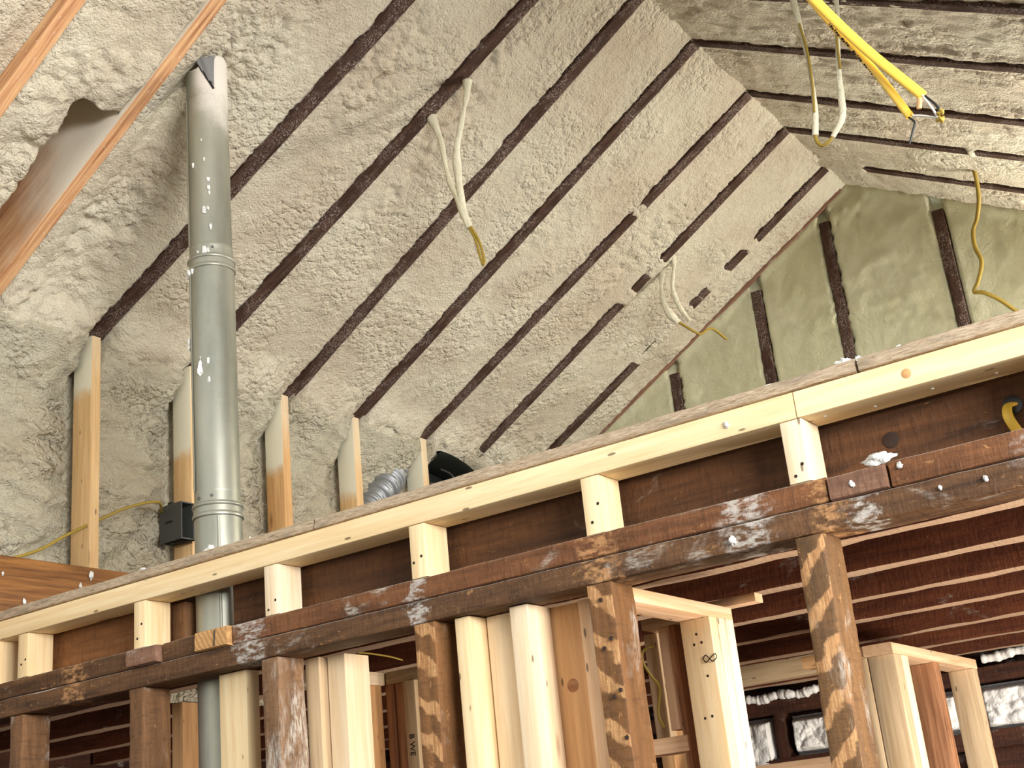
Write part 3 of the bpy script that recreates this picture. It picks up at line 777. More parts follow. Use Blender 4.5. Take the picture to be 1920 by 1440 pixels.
# ragged top cut against the roof, and a flap bent over
def torn_top():
    V = []; F = []; seg = 64; rows = 5
    for i in range(rows):
        for j in range(seg):
            a = 2*math.pi*j/seg
            x = (PR-.002)*math.cos(a); y = (PR-.002)*math.sin(a)
            zt = min(HK+TAN*(PX+x+A)+.03, 2.19)
            cut = .050*math.exp(-((math.degrees(a)-310)/32)**2)+.02*math.sin(a*7)*math.exp(-((math.degrees(a)-310)/40)**2)
            zt -= cut*1.2
            z = 2.0+(zt-2.0)*i/(rows-1)
            V.append((PX+PLEAN*(z-.5)+x, PY+y, z+H))
    for i in range(rows-1):
        for j in range(seg):
            a = i*seg+j; b = i*seg+(j+1) % seg; F.append((a, b, b+seg, a+seg))
    return V, F
V, F = torn_top(); link_mesh('torn_end', V, F, M['metal'], parent=duct)
def flap():
    V = []; F = []; n = 10; m = 12
    for i in range(n+1):
        for j in range(m+1):
            u = i/n; v = j/m
            a = math.radians(292+44*v)
            low = 2.098-.075*v**.8+.006*math.sin(v*9); high = 2.125-.012*math.sin(v*3)
            zz = low+(high-low)*u; wob = .002*math.sin(u*5+v*9)
            r = PR+.0015+.004*u+wob
            V.append((PX+PLEAN*1.55+r*math.cos(a), PY+r*math.sin(a), zz+H))
    for i in range(n):
        for j in range(m):
            a = i*(m+1)+j; F.append((a, a+1, a+m+2, a+m+1))
    return V, F
tear = plain('torn_grey_sheet', (132, 132, 128), .6, .3, .1)
V, F = flap(); o = link_mesh('torn_flap', V, F, tear, parent=duct); o['label'] = 'dull grey torn flap at the duct top'
def slit_pt(v):
    a = math.radians(289+46*v); z = 2.118-.098*v**.8 if v > .15 else 2.128-.09*v
    return (PX+PLEAN*1.55+(PR-.0005)*math.cos(a), PY+(PR-.0005)*math.sin(a), z)
tube('torn_slit', [slit_pt(0), slit_pt(.12), slit_pt(.25), slit_pt(.5), slit_pt(.75), slit_pt(1)], .0035, .002, M['black'], duct, n=5, seg=6, flatdir=(0, 0, 1))
# foam spatter on the duct: one part
def spatter():
    V = []; F = []
    spots = [(-80, 1.205, .010), (-79, 1.222, .006), (-57, 1.228, .0045), (-56, 1.177, .005), (-79, 1.24, .003), (-47, 1.74, .006), (-46, 1.715, .005), (-44, 1.70, .004), (-88, 1.79, .004), (-58, 1.65, .006), (-49, 1.655, .005),
             (-126, Z2-.018, .010), (-112, Z2-.018, .008), (-118, Z2-.014, .008), (-100, Z2-.016, .005), (-60, Z2+.03, .007), (-52, Z2+.028, .007), (-80, Z2+.03, .004), (-131, 1.30, .010), (-131, 1.285, .008), (-43, 1.60, .005), (-55, 1.80, .003), (-62, 1.86, .003)]
    for k, (a, z, s) in enumerate(spots):
        a = math.radians(a); cx = PX+PLEAN*(z-.5)+PR*math.cos(a); cy = PY+PR*math.sin(a); n0 = len(V)
        for i in range(7):
            th = math.pi*i/6
            for j in range(8):
                ph = 2*math.pi*j/8
                kx = 1+.35*math.sin(ph*3+k)+.2*math.sin(th*4+k*2)
                V.append((cx+s*.7*kx*math.sin(th)*math.cos(ph), cy+s*.7*kx*math.sin(th)*math.sin(ph), z+s*kx*math.cos(th)*(1.2+.4*math.sin(k))+H))
        for i in range(6):
            for j in range(8):
                p = n0+i*8+j; q = n0+i*8+(j+1) % 8; F.append((p, p+8, q+8, q))
    return V, F
V, F = spatter(); o = link_mesh('foam_spatter', V, F, M['foamwhite'], parent=duct); o['kind'] = 'stuff'; o['label'] = 'white foam specks stuck on the duct'

# ------------------------------------------------------------------ partition: new plate, strand board strip, short studs, old plates, old posts
YP = 2.0
tag(bx('top_plate', -3.6, -.739, YP, 2.080, .641, .688, M['new'], rc=.003), 'long new wood top plate along the partition, left of the butt joint', 'plate', 'new top plates')
tag(bx('top_plate', -.737, .25, YP, 2.080, .641, .688, M['new'], rc=.003), 'new wood top plate at right, from the butt joint to the picture edge', 'plate', 'new top plates')
for a, b, lb in ((-3.6, -1.838, 'frayed strand board strip on the plate, leftmost piece'), (-1.834, -.626, 'frayed strand board strip on the plate, long middle piece'), (-.621, .25, 'frayed strand board strip on the plate, rightmost piece')):
    tag(bx('strand_board_strip', a, b, YP+.005, 2.078, .6925, .716, M['osb'], rough=.0035, rc=.004, step=.02), lb, 'board strip', 'strand board strips')
crip = [(-2.925, 'short new stud under the plate at the left picture edge'), (-2.840, 'short new stud, second from the left edge under the plate'), (-2.406, 'short new stud left of the metal duct, standing before a dark block'),
        (-1.985, 'short new stud just right of the metal duct'), (-1.580, 'short new stud above the second old post right of the duct'), (-1.172, 'short new stud above the studded old post in the middle'),
        (-.772, 'short new stud under the plate joint at right'), (-.366, 'short new stud at the right picture edge')]
for i, (x, lb) in enumerate(crip):
    if i == 0: o = bx('short_stud', -2.965, -2.922, YP+.002, 2.078, .533, .640, M['new'], rc=.003)
    else: o = bx('short_stud', x, x+.040, YP+.002+.001*(i % 2), 2.078, .533, .640, M['new'] if i % 3 else M['pale'], rc=.003)
    tag(o, lb, 'stud', 'short studs under the new plate')
    if 0 < i < 7:
        for dx, dz in ((.008+.008*((i*3) % 4)/3, .012+.010*((i*5) % 3)), (.028+.004*((i*7) % 2), .030+.012*((i*4) % 3))): disc('nail_hole', (x+dx, YP+.002+.001*(i % 2), .533+dz), (0, -1, 0), .0032, M['nail'], o, depth=.0008)
disc_parent = bpy.data.objects['top_plate.001']
disc('knot', (-.545, YP, .664), (0, -1, 0), .0085, M['tan'], disc_parent, seg=14, depth=.0008)
for x, y in ((-.70, 2.03), (-.62, 2.05), (-.52, 2.04), (-.42, 2.05)): disc('nail_tip', (x, y, .641), (0, 0, -1), .003, M['whitewire'], disc_parent, depth=.002)

up = [(-3.6, -2.412, YP+.001, M['oldbeam'], 'old brown upper plate piece at far left, left of the small protruding block'),
      (-2.409, -2.312, YP-.016, M['oldgrey'], 'small reddish block sticking out of the old plate left of the duct'),
      (-2.309, -2.192, YP+.004, M['oldbeam'], 'short dark plate piece just left of the end grain block'),
      (-2.186, -2.086, YP-.014, M['endgrain'], 'tan end grain block in the old plate in front of the duct'),
      (-2.082, -.710, YP, M['oldred'], 'long old brown upper plate between the two filler blocks'),
      (-.705, -.609, YP-.006, M['oldgrey'], 'grey brown filler block in the old plate at right'),
      (-.604, .25, YP+.001, M['oldred'], 'red brown upper plate piece at the right picture edge')]
for a, b, y, m, lb in up:
    yb = 2.084 if not (-2.42 < a < -2.05) else 2.075
    o = tag(bx('old_plate', a, b, y, yb, .490, .5315 if m is not M['oldgrey'] else .528, m, axis=0, rough=.0018, rc=.004, step=.03), lb, 'plate', 'pieces of the old upper plate')
    if m is M['endgrain']: beam('split_crack', (-2.124, y-.0008, .4925), (-2.121, y-.0008, .527), .0025, .002, (1, 0, 0), M['black'], o, rough=.0006, step=.005)
low = bx('old_plate', -3.6, .25, YP-.001, 2.084, .4435, .488, M['oldbeam'], rough=.0025, rc=.005, step=.03)
tag(low, 'long dark lower plate carrying the whole partition, resting on the old posts', 'plate')
posts = [(-2.860, M['postplain'], 'leftmost old post under the plates'), (-2.421, M['postplain'], 'brown old post left of the metal duct'), (-2.002, M['postdusty'], 'old post whitened with plaster dust, right of the duct'),
         (-1.584, M['post'], 'old post with orange bands left of the new stud cluster'), (-1.182, M['post'], 'rough old post with nails right of the new stud cluster'), (-.783, M['post2'], 'old post with strong lath bands standing alone at right')]
for x, m, lb in posts:
    w = .050
    o = bx('old_post', x, x+w, YP+.002, 2.082, -1.75, .4425, m, rough=.003, rc=.004, step=.03)
    tag(o, lb, 'post', 'old posts')
    if x == -1.182:
        for dz, dx in ((.03, .026), (.115, .022), (.10, .038), (.20, .030), (.19, .044), (.27, .045)):
            p = empty if False else disc('nail_head', (x+dx, YP-.001, .4425-dz), (0, -1, 0), .0042, M['nail'], o, depth=.003)

# boards behind the short studs
tag(bx('old_board', -3.35, -2.392, 2.100, 2.140, .480, .700, M['oldboard2'], rough=.0015, rc=.003), 'brown old board behind the short studs left of the duct', 'board', 'old boards behind the short studs')
tag(bx('old_block', -2.386, -2.337, 2.098, 2.140, .510, .640, M['postplain'], rough=.0015, rc=.003), 'weathered grey brown block beside the duct behind a short stud', 'block')
rb = bx('old_board', -2.180, .30, 2.100, 2.140, .480, .700, M['oldboard'], rough=.0015, rc=.003)
tag(rb, 'long dark old board behind the short studs right of the duct', 'board', 'old boards behind the short studs')
disc('knot', (-.620, 2.0995, .592), (0, -1, 0), .014, M['nail'], rb, seg=14, depth=.0006)
disc('drill_hole', (-.418, 2.0995, .598), (0, -1, 0), .016, M['black'], rb, seg=14, depth=.0006)
tag(tube('yellow_cable', [(-.412, 2.11, .598), (-.422, 2.088, .596), (-.424, 2.078, .575), (-.416, 2.085, .548), (-.410, 2.09, .534)], .008, .0035, M['yellow'], seg=8, flatdir=(1, 0, 0)), 'short yellow cable coming out of the dark board at right', 'cable')
tag(tube('yellow_cable', [(-3.02, 2.090, .635), (-2.995, 2.086, .615), (-2.97, 2.09, .595), (-2.95, 2.095, .60)], .004, .004, M['yellow'], seg=8), 'yellow cable behind the short studs at the left edge', 'cable')

# ------------------------------------------------------------------ joists
jl = ['old joist close behind the old plates', 'old joist second behind the plates, dusty lower edge', 'old joist third behind the plates', 'old joist fourth behind the plates', 'old joist fifth behind the plates', 'old joist sixth behind the plates, near the far wall', 'old joist against the far wall']
for y, lb in zip([2.515, 2.875, 3.255, 3.62, 4.06, 4.47, 4.86], jl):
    w = .062
    x1 = .85
    dz = .004*math.sin(y*17.0)
    o = beam('floor_joist', (-4.6, y+w/2, .616+dz), (x1, y+w/2, .616-dz), w*(.85+.2*math.sin(y*9)**2), .169, (0, 1, 0), M['joist'], rough=.0035, rc=.004, step=.05)
    tag(o, lb, 'joist', 'old floor joists')

# ------------------------------------------------------------------ new studs under the old plates
Zt = .4415
def stud(x0, x1, y0, y1, m, lb, z1=Zt, z0=-1.75, name='new_stud', group='new studs under the old plates'):
    o = bx(name, x0, x1, y0, y1, z0, z1, m, rc=.003); tag(o, lb, 'stud', group); return o
stud(-2.185, -2.100, 2.055, 2.095, M['new'], 'wide faced new stud just right of the metal duct')
stud(-2.575, -2.535, 2.262, 2.345, M['tan'], 'tan stud standing left behind the metal duct')
stud(-1.498, -1.462, 2.020, 2.094, M['new'], 'new stud with orange side, leftmost of the middle cluster')
stud(-1.458, -1.380, 2.070, 2.108, M['pale'], 'flat faced new stud, second of the middle cluster')
stud(-1.374, -1.333, 2.028, 2.108, M['pale'], 'brightest new stud in front of the middle cluster')
s5 = stud(-1.352, -1.270, 2.112, 2.150, M['tan'], 'new stud with a big knot in the middle cluster, shade put into its brown')  # browner lumber stands in for shade from the bright stud in front
disc('knot', (-1.303, 2.112, .29), (0, -1, 0), .013, M['fir'], s5, seg=14, depth=.0008)
stud(-1.266, -1.232, 2.100, 2.150, M['pink'], 'narrow pale stud squeezed against the nailed old post')
stud(-1.955, -1.915, 2.087, 2.150, M['grey'], 'weathered stud right of the plaster whitened post')
stud(-1.912, -1.862, 2.110, 2.190, M['pale'], 'pale stud beside the weathered one, carrying the header')
# frame C behind (left)
Cg = 'small closet frame behind the plaster whitened post'
tag(bx('header', -2.100, -2.020, 2.195, 2.428, .412, .442, M['pale'], axis=1, rc=.002), 'short pale header running back beside the weathered stud', 'header', Cg)
tag(bx('header', -2.018, -1.80, 2.430, 2.50, .412, .442, M['grey'], axis=0, rc=.002), 'short header across the back of the small closet frame', 'header', Cg)
stud(-2.125, -2.055, 2.335, 2.372, M['tan'], 'tan stud with nails left in the small closet frame', .411, group=Cg)
stud(-2.062, -2.028, 2.376, 2.425, M['tan'], 'tan stud in the inner corner of the small closet frame', .411, group=Cg)
stud(-2.024, -1.997, 2.432, 2.470, M['fir'], 'reddish stud in the inner corner of the small closet frame', .411, group=Cg)
stud(-1.995, -1.962, 2.434, 2.470, M['fir'], 'brown knotty stud in the back of the small closet frame', .411, group=Cg)
sc = stud(-1.960, -1.925, 2.420, 2.470, M['grey'], 'greyish stud with stamped letters behind the banded old post', .411, group=Cg)
text_mesh('stamped_letters', 'B WE', (-1.949, 2.4190, .290), (0, 0, -1), (1, 0, 0), .021, M['ink'], sc)

# frame A (middle right)
Ag = 'closet frame behind the nailed old post'
ha = tag(bx('header', -1.212, -1.140, 2.092, 2.505, .416, .4425, M['pink'], axis=1, rc=.002), 'pinkish new header running back from the nailed old post', 'header', Ag)
tag(bx('header', -1.32, -1.212, 2.44, 2.505, .421, .4425, M['grey'], axis=0, rc=.002), 'short grey header at the back of the closet frame', 'header', Ag)
tag(bx('wood_strip', -1.20, -1.085, 2.510, 2.548, .447, .465, M['pink'], axis=0, rc=.002), 'small pinkish strip end above the triple stud', 'strip')
for k, (y0, y1, lb) in enumerate(((2.395, 2.429, 'front stud of the nailed triple stud, knots and bent wire'), (2.430, 2.465, 'middle stud of the nailed triple stud'), (2.466, 2.503, 'back stud of the nailed triple stud'))):
    st = stud(-1.208, -1.140+.001*k, y0, y1, M['new'] if k == 0 else M['pale'], lb, .4155, group=Ag)
    if k == 0:
        for dx, z in ((.034, .385), (.026, .365), (.043, .367), (.046, .30), (.027, .22), (.043, .222)): disc('nail_hole', (-1.208+dx, 2.395, z), (0, -1, 0), .003, M['nail'], st, depth=.0006)
stud(-1.258, -1.243, 2.44, 2.49, M['fir'], 'reddish stud strip left of the triple stud', .4205, group=Ag)
stud(-1.290, -1.260, 2.452, 2.49, M['pink'], 'brown stud left of the triple stud, a hole bored through', .4205, z0=.212, group=Ag)
stud(-1.352, -1.318, 2.50, 2.53, M['grey'], 'dusty grey stud right behind the nailed old post', .4205, z0=.200, group=Ag)
tag(bx('blocking', -1.39, -1.246, 2.435, 2.50, .166, .198, M['pink'], axis=0, rc=.002), 'pinkish blocking between the studs behind the nailed old post', 'block', Ag)
tag(tube('electric_wire', [(-1.295, 2.44, .385), (-1.318, 2.43, .378), (-1.322, 2.43, .355), (-1.312, 2.44, .325), (-1.305, 2.455, .30), (-1.318, 2.46, .25), (-1.31, 2.46, .22)], .0035, .0025, M['olive'], seg=8), 'yellowish wire looping through a bored stud behind the nailed post', 'wire')
tag(tube('wire_clip', [(-1.166, 2.392, .334), (-1.158, 2.390, .340), (-1.152, 2.390, .334), (-1.144, 2.390, .326), (-1.136, 2.392, .332), (-1.138, 2.392, .340), (-1.148, 2.390, .333), (-1.158, 2.390, .326), (-1.166, 2.392, .334)], .0012, .0012, M['nail'], seg=6), 'twisted dark wire hook on the triple stud', 'hook')
o = empty('extension_cord', (-1.305, 2.6, .05)); tag(o, 'black cord bundle hanging behind the nailed old post', 'cord')
tube('cord', [(-1.335, 2.6, .19), (-1.330, 2.6, .15), (-1.318, 2.6, .12), (-1.300, 2.6, .11)], .004, .004, M['black'], o, seg=8)
lump('plug', (-1.312, 2.6, .100), .022, M['black'], o, 5, (1.2, .8, 1.0), .2)

# frame B (far right)
Bg = 'closet frame at the far right'
tag(bx('header', -1.222, -1.140, 3.485, 4.27, .412, .4425, M['pink'], axis=1, rc=.003), 'pinkish header running back over the far right closet frame', 'header', Bg)
tag(bx('header', -1.40, -1.224, 3.487, 3.56, .412, .4425, M['tan'], axis=0, rc=.003), 'short header turning left behind the banded old post', 'header', Bg)
stud(-1.214, -1.140, 3.490, 3.545, M['grey'], 'wide greyish stud at the front of the far right closet frame', .411, group=Bg)
stud(-1.214, -1.139, 3.548, 3.600, M['pale'], 'bright stud edge right behind the front of the far right closet', .411, group=Bg)
stud(-1.238, -1.216, 3.490, 3.55, M['grey'], 'thin grey stud at the left of the far right closet frame', .411, group=Bg)
stud(-1.226, -1.148, 3.860, 3.905, M['fir'], 'dark reddish fir stud inside the far right closet frame', .411, group=Bg)
stud(-1.218, -1.140, 4.215, 4.265, M['grey'], 'rear greyish stud of the far right closet frame', .411, group=Bg)

# far lower wall under the gable: rails, studs and foam bays
struct(bx('wall_far', -4.6, .9, 5.06, 5.12, -1.75, .72, M['sheath'], axis=0), None)
for (z0, z1, y, lb) in ((.43, .485, 4.965, 'dark upper rail on the far lower wall'), (.20, .262, 4.97, 'dark lower rail on the far lower wall')):
    tag(bx('wall_rail', -4.5, .8, y, 5.05, z0, z1, M['sheath'], rough=.003, rc=.004, step=.06), lb, 'rail', 'rails of the far lower wall')
xsw = [-2.62, -2.155, -1.90, -1.40, -1.0]
lbs = ['dark stud of the far lower wall behind the triple stud', 'dark stud between the two white foam bays at lower middle', 'dark stud behind the banded old post on the far wall', 'dark stud of the far lower wall behind the far right closet', 'dark stud of the far lower wall at the right edge']
for x, lb in zip(xsw, lbs): tag(bx('wall_stud', x, x+.045, 4.972, 5.05, -1.75, .43, M['sheath'], rough=.003, rc=.004, step=.08), lb, 'stud', 'studs of the far lower wall')
def foam_bay(x0, x1, z0, z1, lb, seed, y=5.0):
    xs = np.linspace(x0, x1, 60); zs = np.linspace(z0, z1, 50)
    X, Z = np.meshgrid(xs, zs, indexing='ij')
    e = np.minimum(np.minimum(X-x0, x1-X), np.minimum(Z-z0, z1-Z)); edge = smooth(0, .03, e)
    g = edge*(.012+.03*lobes(X, Z, .07, seed)+.012*lobes(X, Z, .03, seed+9)+.006*fbm(X*30, Z*30, seed))
    o = grid('spray_foam', X, 5.045-.045*edge-g, Z, M['foamwhite'], flip=False)
    return tag(o, lb, 'spray foam', 'white foam bays of the far lower wall')
foam_bay(-2.30, -2.160, .10, .425, 'white foam bay right beside the triple stud', 401)
foam_bay(-2.105, -1.905, .262, .418, 'white foam bay between triple stud and banded old post', 402)
foam_bay(-1.355, -1.005, .255, .425, 'white foam bay at the right picture edge', 403)
foam_bay(-1.85, -1.41, .262, .42, 'white foam bay behind the far right closet', 404)
def foam_bead(x0, x1, z, lb, seed):
    pts = [(x0+(x1-x0)*i/12, 4.955+.004*math.sin(i*2.1+seed), z+.005*math.sin(i*1.1+seed)) for i in range(13)]
    o = tube('foam_bead', pts, .02, .02, M['foamwhite'], n=6, seg=12, flatdir=(0, 0, 1), radius=lambda t: .85+.10*math.sin(t*23+seed)+.09*math.sin(t*61)+.07*math.sin(t*113))
    tag(o, lb, 'foam bead', 'white foam beads under the joists')
foam_bead(-2.28, -1.94, .497, 'white foam bead above the foam bays left of the banded post', 1)
foam_bead(-1.30, -.85, .515, 'white foam bead above the foam bay at the right edge', 4)
tag(bx('header', -2.05, -1.42, 3.90, 3.985, .443, .500, M['grey'], rc=.002), 'grey header under the joists left of the banded old post', 'header')
tag(bx('header', -2.05, -1.45, 3.90, 3.985, .135, .193, M['pink'], rc=.002), 'low pinkish cross member left of the banded old post', 'header')
# ties that hold these two cross members, behind the triple stud
stud(-2.10, -2.052, 3.90, 3.985, M['tan'], 'stud carrying the grey header, hidden behind the triple stud', .50, group='far closet studs')

# ------------------------------------------------------------------ gable studs
gl = ['gable stud at the low left end of the gable', 'short gable stud, leftmost one showing above the plate', 'gable stud left of the ridge, second showing', 'gable stud just left of the plate cut, rising to the ridge', 'gable stud right of the ridge, beside the olive wire', 'gable stud near the right picture edge', 'gable stud beyond the right picture edge']
for x, lb in zip(GX, gl):
    if x in (-2.83, -.60, -.15): continue
    zt = min(HK+TAN*(x+A), RZ-TAN*(x-RX))-.045
    tag(bx('gable_stud', x-.023, x+.023, YG-.012, YG+.02, .735, zt, M['rafter'], rough=.002, rc=.003, step=.03), lb, 'stud', 'gable wall studs')

# ------------------------------------------------------------------ hanging wires
def coated(root, nm, pts, lo, hi, r=.0045, lumpseed=0.0):
    return tube(nm, pts, r, r*.8, M['coat'], root, n=10, seg=10, flatdir=(1, 0, 0), radius=lambda t: lo+(hi-lo)*(.5+.5*math.sin(t*9+lumpseed))*(1-.6*t)+.15*math.sin(t*31+lumpseed))
w1 = empty('hanging_wire', (-2.05, 2.88, 2.22)); tag(w1, 'white foam coated wire loop with olive tip, hanging from the second dark bay', 'wire loop')
coated(w1, 'foam_coated_strand', [(-2.075, 2.88, 2.235), (-2.068, 2.88, 2.205), (-2.037, 2.88, 2.108), (-2.020, 2.88, 1.970), (-1.986, 2.88, 1.864), (-1.962, 2.88, 1.770)], .9, 2.0, .0088)
coated(w1, 'foam_coated_strand', [(-1.918, 2.885, 2.265), (-1.922, 2.88, 2.215), (-1.943, 2.88, 2.153), (-1.978, 2.88, 2.047), (-1.982, 2.88, 1.955), (-1.976, 2.88, 1.850), (-1.956, 2.88, 1.770)], .9, 1.9, .0088, 2.0)
tube('bare_tip', [(-1.962, 2.88, 1.775), (-1.943, 2.88, 1.725), (-1.930, 2.88, 1.660), (-1.924, 2.88, 1.636), (-1.918, 2.88, 1.650), (-1.930, 2.88, 1.715), (-1.956, 2.88, 1.775)], .0045, .0035, M['olive'], w1, seg=8)
tube('bare_top', [(-2.080, 2.88, 2.245), (-2.071, 2.875, 2.222), (-2.072, 2.877, 2.205)], .006, .004, M['olive'], w1, seg=8)

w2 = empty('hanging_wire', (-.86, 2.9, 2.2)); tag(w2, 'long white wire loop hanging left of the yellow cable', 'wire loop')
p2 = [(-.876, 2.9, 2.205), (-.874, 2.9, 2.046), (-.870, 2.9, 1.960), (-.868, 2.9, 1.828), (-.874, 2.9, 1.719), (-.888, 2.9, 1.640)]
p3 = [(-.760, 2.9, 2.145), (-.764, 2.9, 1.990), (-.793, 2.9, 1.810), (-.803, 2.9, 1.719), (-.812, 2.9, 1.660), (-.845, 2.9, 1.618)]
tube('foam_coated_strand', p2, .0075, .006, M['coat'], w2, n=10, seg=10, radius=lambda t: .95+.25*math.sin(t*8))
tube('foam_coated_strand', p3, .0075, .006, M['coat'], w2, n=10, seg=10, radius=lambda t: .85+.45*math.exp(-((t-.7)/.2)**2))
tube('bare_tip', [(-.888, 2.9, 1.642), (-.887, 2.9, 1.622), (-.876, 2.9, 1.606), (-.858, 2.9, 1.609), (-.843, 2.9, 1.620)], .0045, .004, M['olive'], w2, seg=8)
tube('bare_strand', [(-.868, 2.892, 1.965), (-.862, 2.892, 1.88), (-.866, 2.892, 1.78), (-.876, 2.892, 1.70)], .003, .003, M['olive'], w2, seg=8)
tube('bare_strand', [(-.772, 2.892, 1.95), (-.782, 2.892, 1.87), (-.788, 2.892, 1.79)], .003, .003, M['olive'], w2, seg=8)

K = 1.30/1.6
def yk(x, z, dy=0.0): return (x*K, 1.30+dy, z*K)
def yellow_cable(root, pts, pr):
    tube('sheath', pts, .0062 if pr == 1 else .0048, .0032, M['yellow'], root, n=8, seg=14, flatdir=(.75, .3, .55))
c1 = empty('yellow_cable', yk(-.45, 1.3)); tag(c1, 'thicker yellow cable hanging at top right, the upper of the two', 'cable', 'yellow cables')
yellow_cable(c1, [yk(-.60, 1.60, .0), yk(-.52, 1.27), yk(-.457, 1.125), yk(-.400, 1.010), yk(-.337, .902)], 1)
tube('white_conductor', [yk(-.337, .902), yk(-.329, .880), yk(-.324, .862)], .0013, .0013, M['whitewire'], c1, seg=8)
tube('black_conductor', [yk(-.334, .900), yk(-.323, .881), yk(-.319, .864)], .0014, .0014, M['blackwire'], c1, seg=8)
tube('paper_filler', [yk(-.341, .899), yk(-.345, .885)], .003, .002, M['tan'], c1, seg=8, smooth_path=False)
lump('splice_cap', yk(-.319, .867, -.001), .0035, M['olive'], c1, 3)
c2 = empty('yellow_cable', yk(-.45, 1.1)); tag(c2, 'yellow cable with printed text, the lower of the two', 'cable', 'yellow cables')
yellow_cable(c2, [yk(-.52, 1.28, .030), yk(-.452, 1.105, .016), yk(-.410, 1.01, .012), yk(-.385, .950, .01), yk(-.361, .884, .008)], 2)
tube('white_conductor', [yk(-.358, .884, .008), yk(-.343, .876, .006), yk(-.323, .862, .003)], .0013, .0013, M['whitewire'], c2, seg=8)
tube('black_conductor', [yk(-.363, .884, .008), yk(-.3575, .875, .006), yk(-.3565, .869, .005), yk(-.3625, .855, .004), yk(-.3685, .843, .004)], .0013, .0013, M['blackwire'], c2, seg=8)
lump('splice_cap', yk(-.322, .860, .002), .0038, M['olive'], c2, 8)
_d = Vector(yk(-.441+.048, 1.072-.112))-Vector(yk(-.441, 1.072)); _d.normalize()
_n = Vector((.22, -.93, .10)).normalized()
_w = _d.cross(_n).normalized()
for i in range(26):
    if i in (6, 11, 12, 18): continue
    t = i/25
    q = Vector(yk(-.441+.048*t, 1.072-.112*t, .0085))+_w*.0005*((i*7) % 3-1)
    L = .0007+.0005*((i*5) % 3)
    beam('printed_mark', q-_d*L, q+_d*L, .0022+.0006*((i*3) % 2), .0007, _w, M['ink'], c2, rc=.0002)

w4 = empty('hanging_wire', (-2.07, 4.45, 2.25)); tag(w4, 'small foam coated wire hanging before the broken rafter near the gable', 'wire loop')
coated(w4, 'foam_coated_strand', [(-2.045, 4.40, 2.285), (-2.05, 4.43, 2.245), (-2.095, 4.45, 2.19), (-2.113, 4.45, 2.095), (-2.098, 4.45, 2.01), (-2.068, 4.47, 1.955)], 1.0, 3.0, .0085)
coated(w4, 'foam_coated_strand', [(-2.030, 4.42, 2.25), (-2.040, 4.45, 2.20), (-2.062, 4.45, 2.104), (-2.050, 4.46, 2.02), (-2.022, 4.48, 1.95)], 1.0, 1.8, .008, 1.5)
tube('bare_tip', [(-2.068, 4.47, 1.958), (-2.035, 4.49, 1.925), (-2.005, 4.52, 1.900), (-1.990, 4.56, 1.925), (-1.978, 4.60, 1.935), (-1.955, 4.66, 1.90)], .006, .005, M['olive'], w4, seg=8)
tube('bare_top', [(-2.052, 4.39, 2.305), (-2.050, 4.42, 2.270), (-2.056, 4.43, 2.25)], .006, .005, M['olive'], w4, seg=8)
tag(tube('electric_wire', [(-.842, 4.55, 2.30), (-.850, 4.60, 2.22), (-.868, 4.66, 2.14), (-.900, 4.70, 2.075), (-.925, 4.70, 2.030), (-.932, 4.70, 1.965), (-.922, 4.70, 1.90), (-.950, 4.70, 1.83), (-.972, 4.70, 1.795), (-.940, 4.70, 1.780), (-.895, 4.72, 1.742), (-.825, 4.76, 1.665), (-.72, 4.80, 1.63)], .008, .006, M['olive'], n=8, seg=10),
    'olive wire dropping from the foam in front of the gable at right', 'wire')
tag(tube('electric_wire', [(-.815, 4.74, 1.715), (-.812, 4.75, 1.69), (-.806, 4.76, 1.665), (-.84, 4.76, 1.64)], .007, .005, M['olive'], n=6, seg=8), 'short olive wire end at the right picture edge before the gable', 'wire')
tag(tube('electric_wire', [(-1.90, 2.20, .455), (-1.885, 2.22, .452), (-1.862, 2.26, .444), (-1.85, 2.29, .436)], .002, .002, M['olive'], n=6, seg=8), 'thin yellow wire above the small closet header', 'wire')

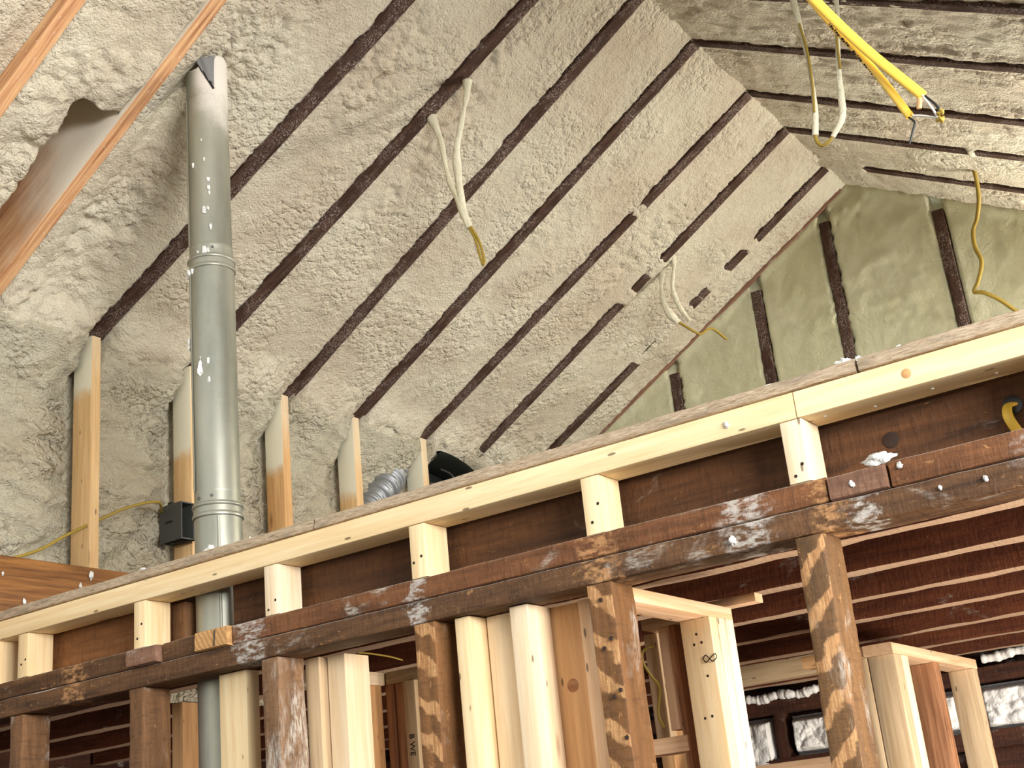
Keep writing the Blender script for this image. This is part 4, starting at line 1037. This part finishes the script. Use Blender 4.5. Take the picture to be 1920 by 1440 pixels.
# ------------------------------------------------------------------ crumbs of foam
cr = [(-.611, 1.995, .538, .012, (1.9, .7, .7), 'biggest white foam crumb, lying on the filler block at right'), (-.651, 2.03, .722, .011, (1.2, .8, .8), 'white foam crumb on the plate left of the strip cut'), (-.628, 2.03, .720, .008, (1, 1, .7), 'small foam crumb right at the strip cut'),
      (-.795, 2.04, .720, .009, (1.5, .8, .6), 'foam crumb on the strip between two gable studs'), (-.818, 2.04, .719, .006, (1.3, .8, .6), 'tiny foam crumb beside the crumb between two gable studs'), (-.556, 2.03, .720, .005, (1, 1, 1), 'tiny round foam crumb on the strip right of the cut'),
      (-2.185, 2.035, .724, .012, (1.2, .8, .9), 'white foam crumb on the strip beside the metal duct'), (-2.400, 2.03, .720, .011, (1.7, .8, .6), 'flat foam crumb on the strip near the dark beam end'), (-2.05, 2.03, .719, .005, (1, 1, 1), 'tiny foam crumb on the strip right of the duct'),
      (-1.48, 2.03, .719, .005, (1.5, 1, .6), 'tiny foam crumb on the strip at mid length'), (-1.24, 2.03, .719, .006, (1.6, 1, .5), 'flat foam flake on the strip near the black hood')]
for i, (x, y, z, s, st, lb) in enumerate(cr): tag(lump('foam_crumb', (x, y, z), s, M['foamwhite'], None, i+1, st), lb, 'foam crumb', 'foam crumbs on the plates')
cb = [(2.372, .872, .008, 'double foam crumb stuck on the dark beam below the leftmost stud'), (2.335, .838, .0055, 'foam crumb low on the dark beam'), (2.155, .775, .0065, 'long foam crumb low on the dark beam at left'), (2.085, .845, .004, 'foam crumb on the dark beam at the left picture edge')]
for i, (y, z, s, lb) in enumerate(cb): tag(lump('foam_crumb', (-3.032, y, z), s, M['foamwhite'], None, i+31, (.6, .8, 1.3)), lb, 'foam crumb', 'foam crumbs on the dark beam')
cf = [(-.865, 1.9975, .662, .005, 'foam speck on the front of the new plate at right'), (-.665, 1.9935, .508, .0045, 'foam speck on the grey filler block'), (-.585, 1.999, .520, .0045, 'foam speck on the red brown plate at right'), (-.46, 1.996, .468, .004, 'foam speck on the lower plate at right'), (-.53, 1.996, .470, .003, 'smaller foam speck on the lower plate at right'), (-.886, 1.996, .462, .006, 'foam speck on the lower plate left of the banded post')]
for i, (x, y, z, s, lb) in enumerate(cf): tag(lump('foam_crumb', (x, y, z), s, M['foamwhite'], None, i+51, (1, .6, 1.2)), lb, 'foam crumb', 'foam specks on the plate fronts')
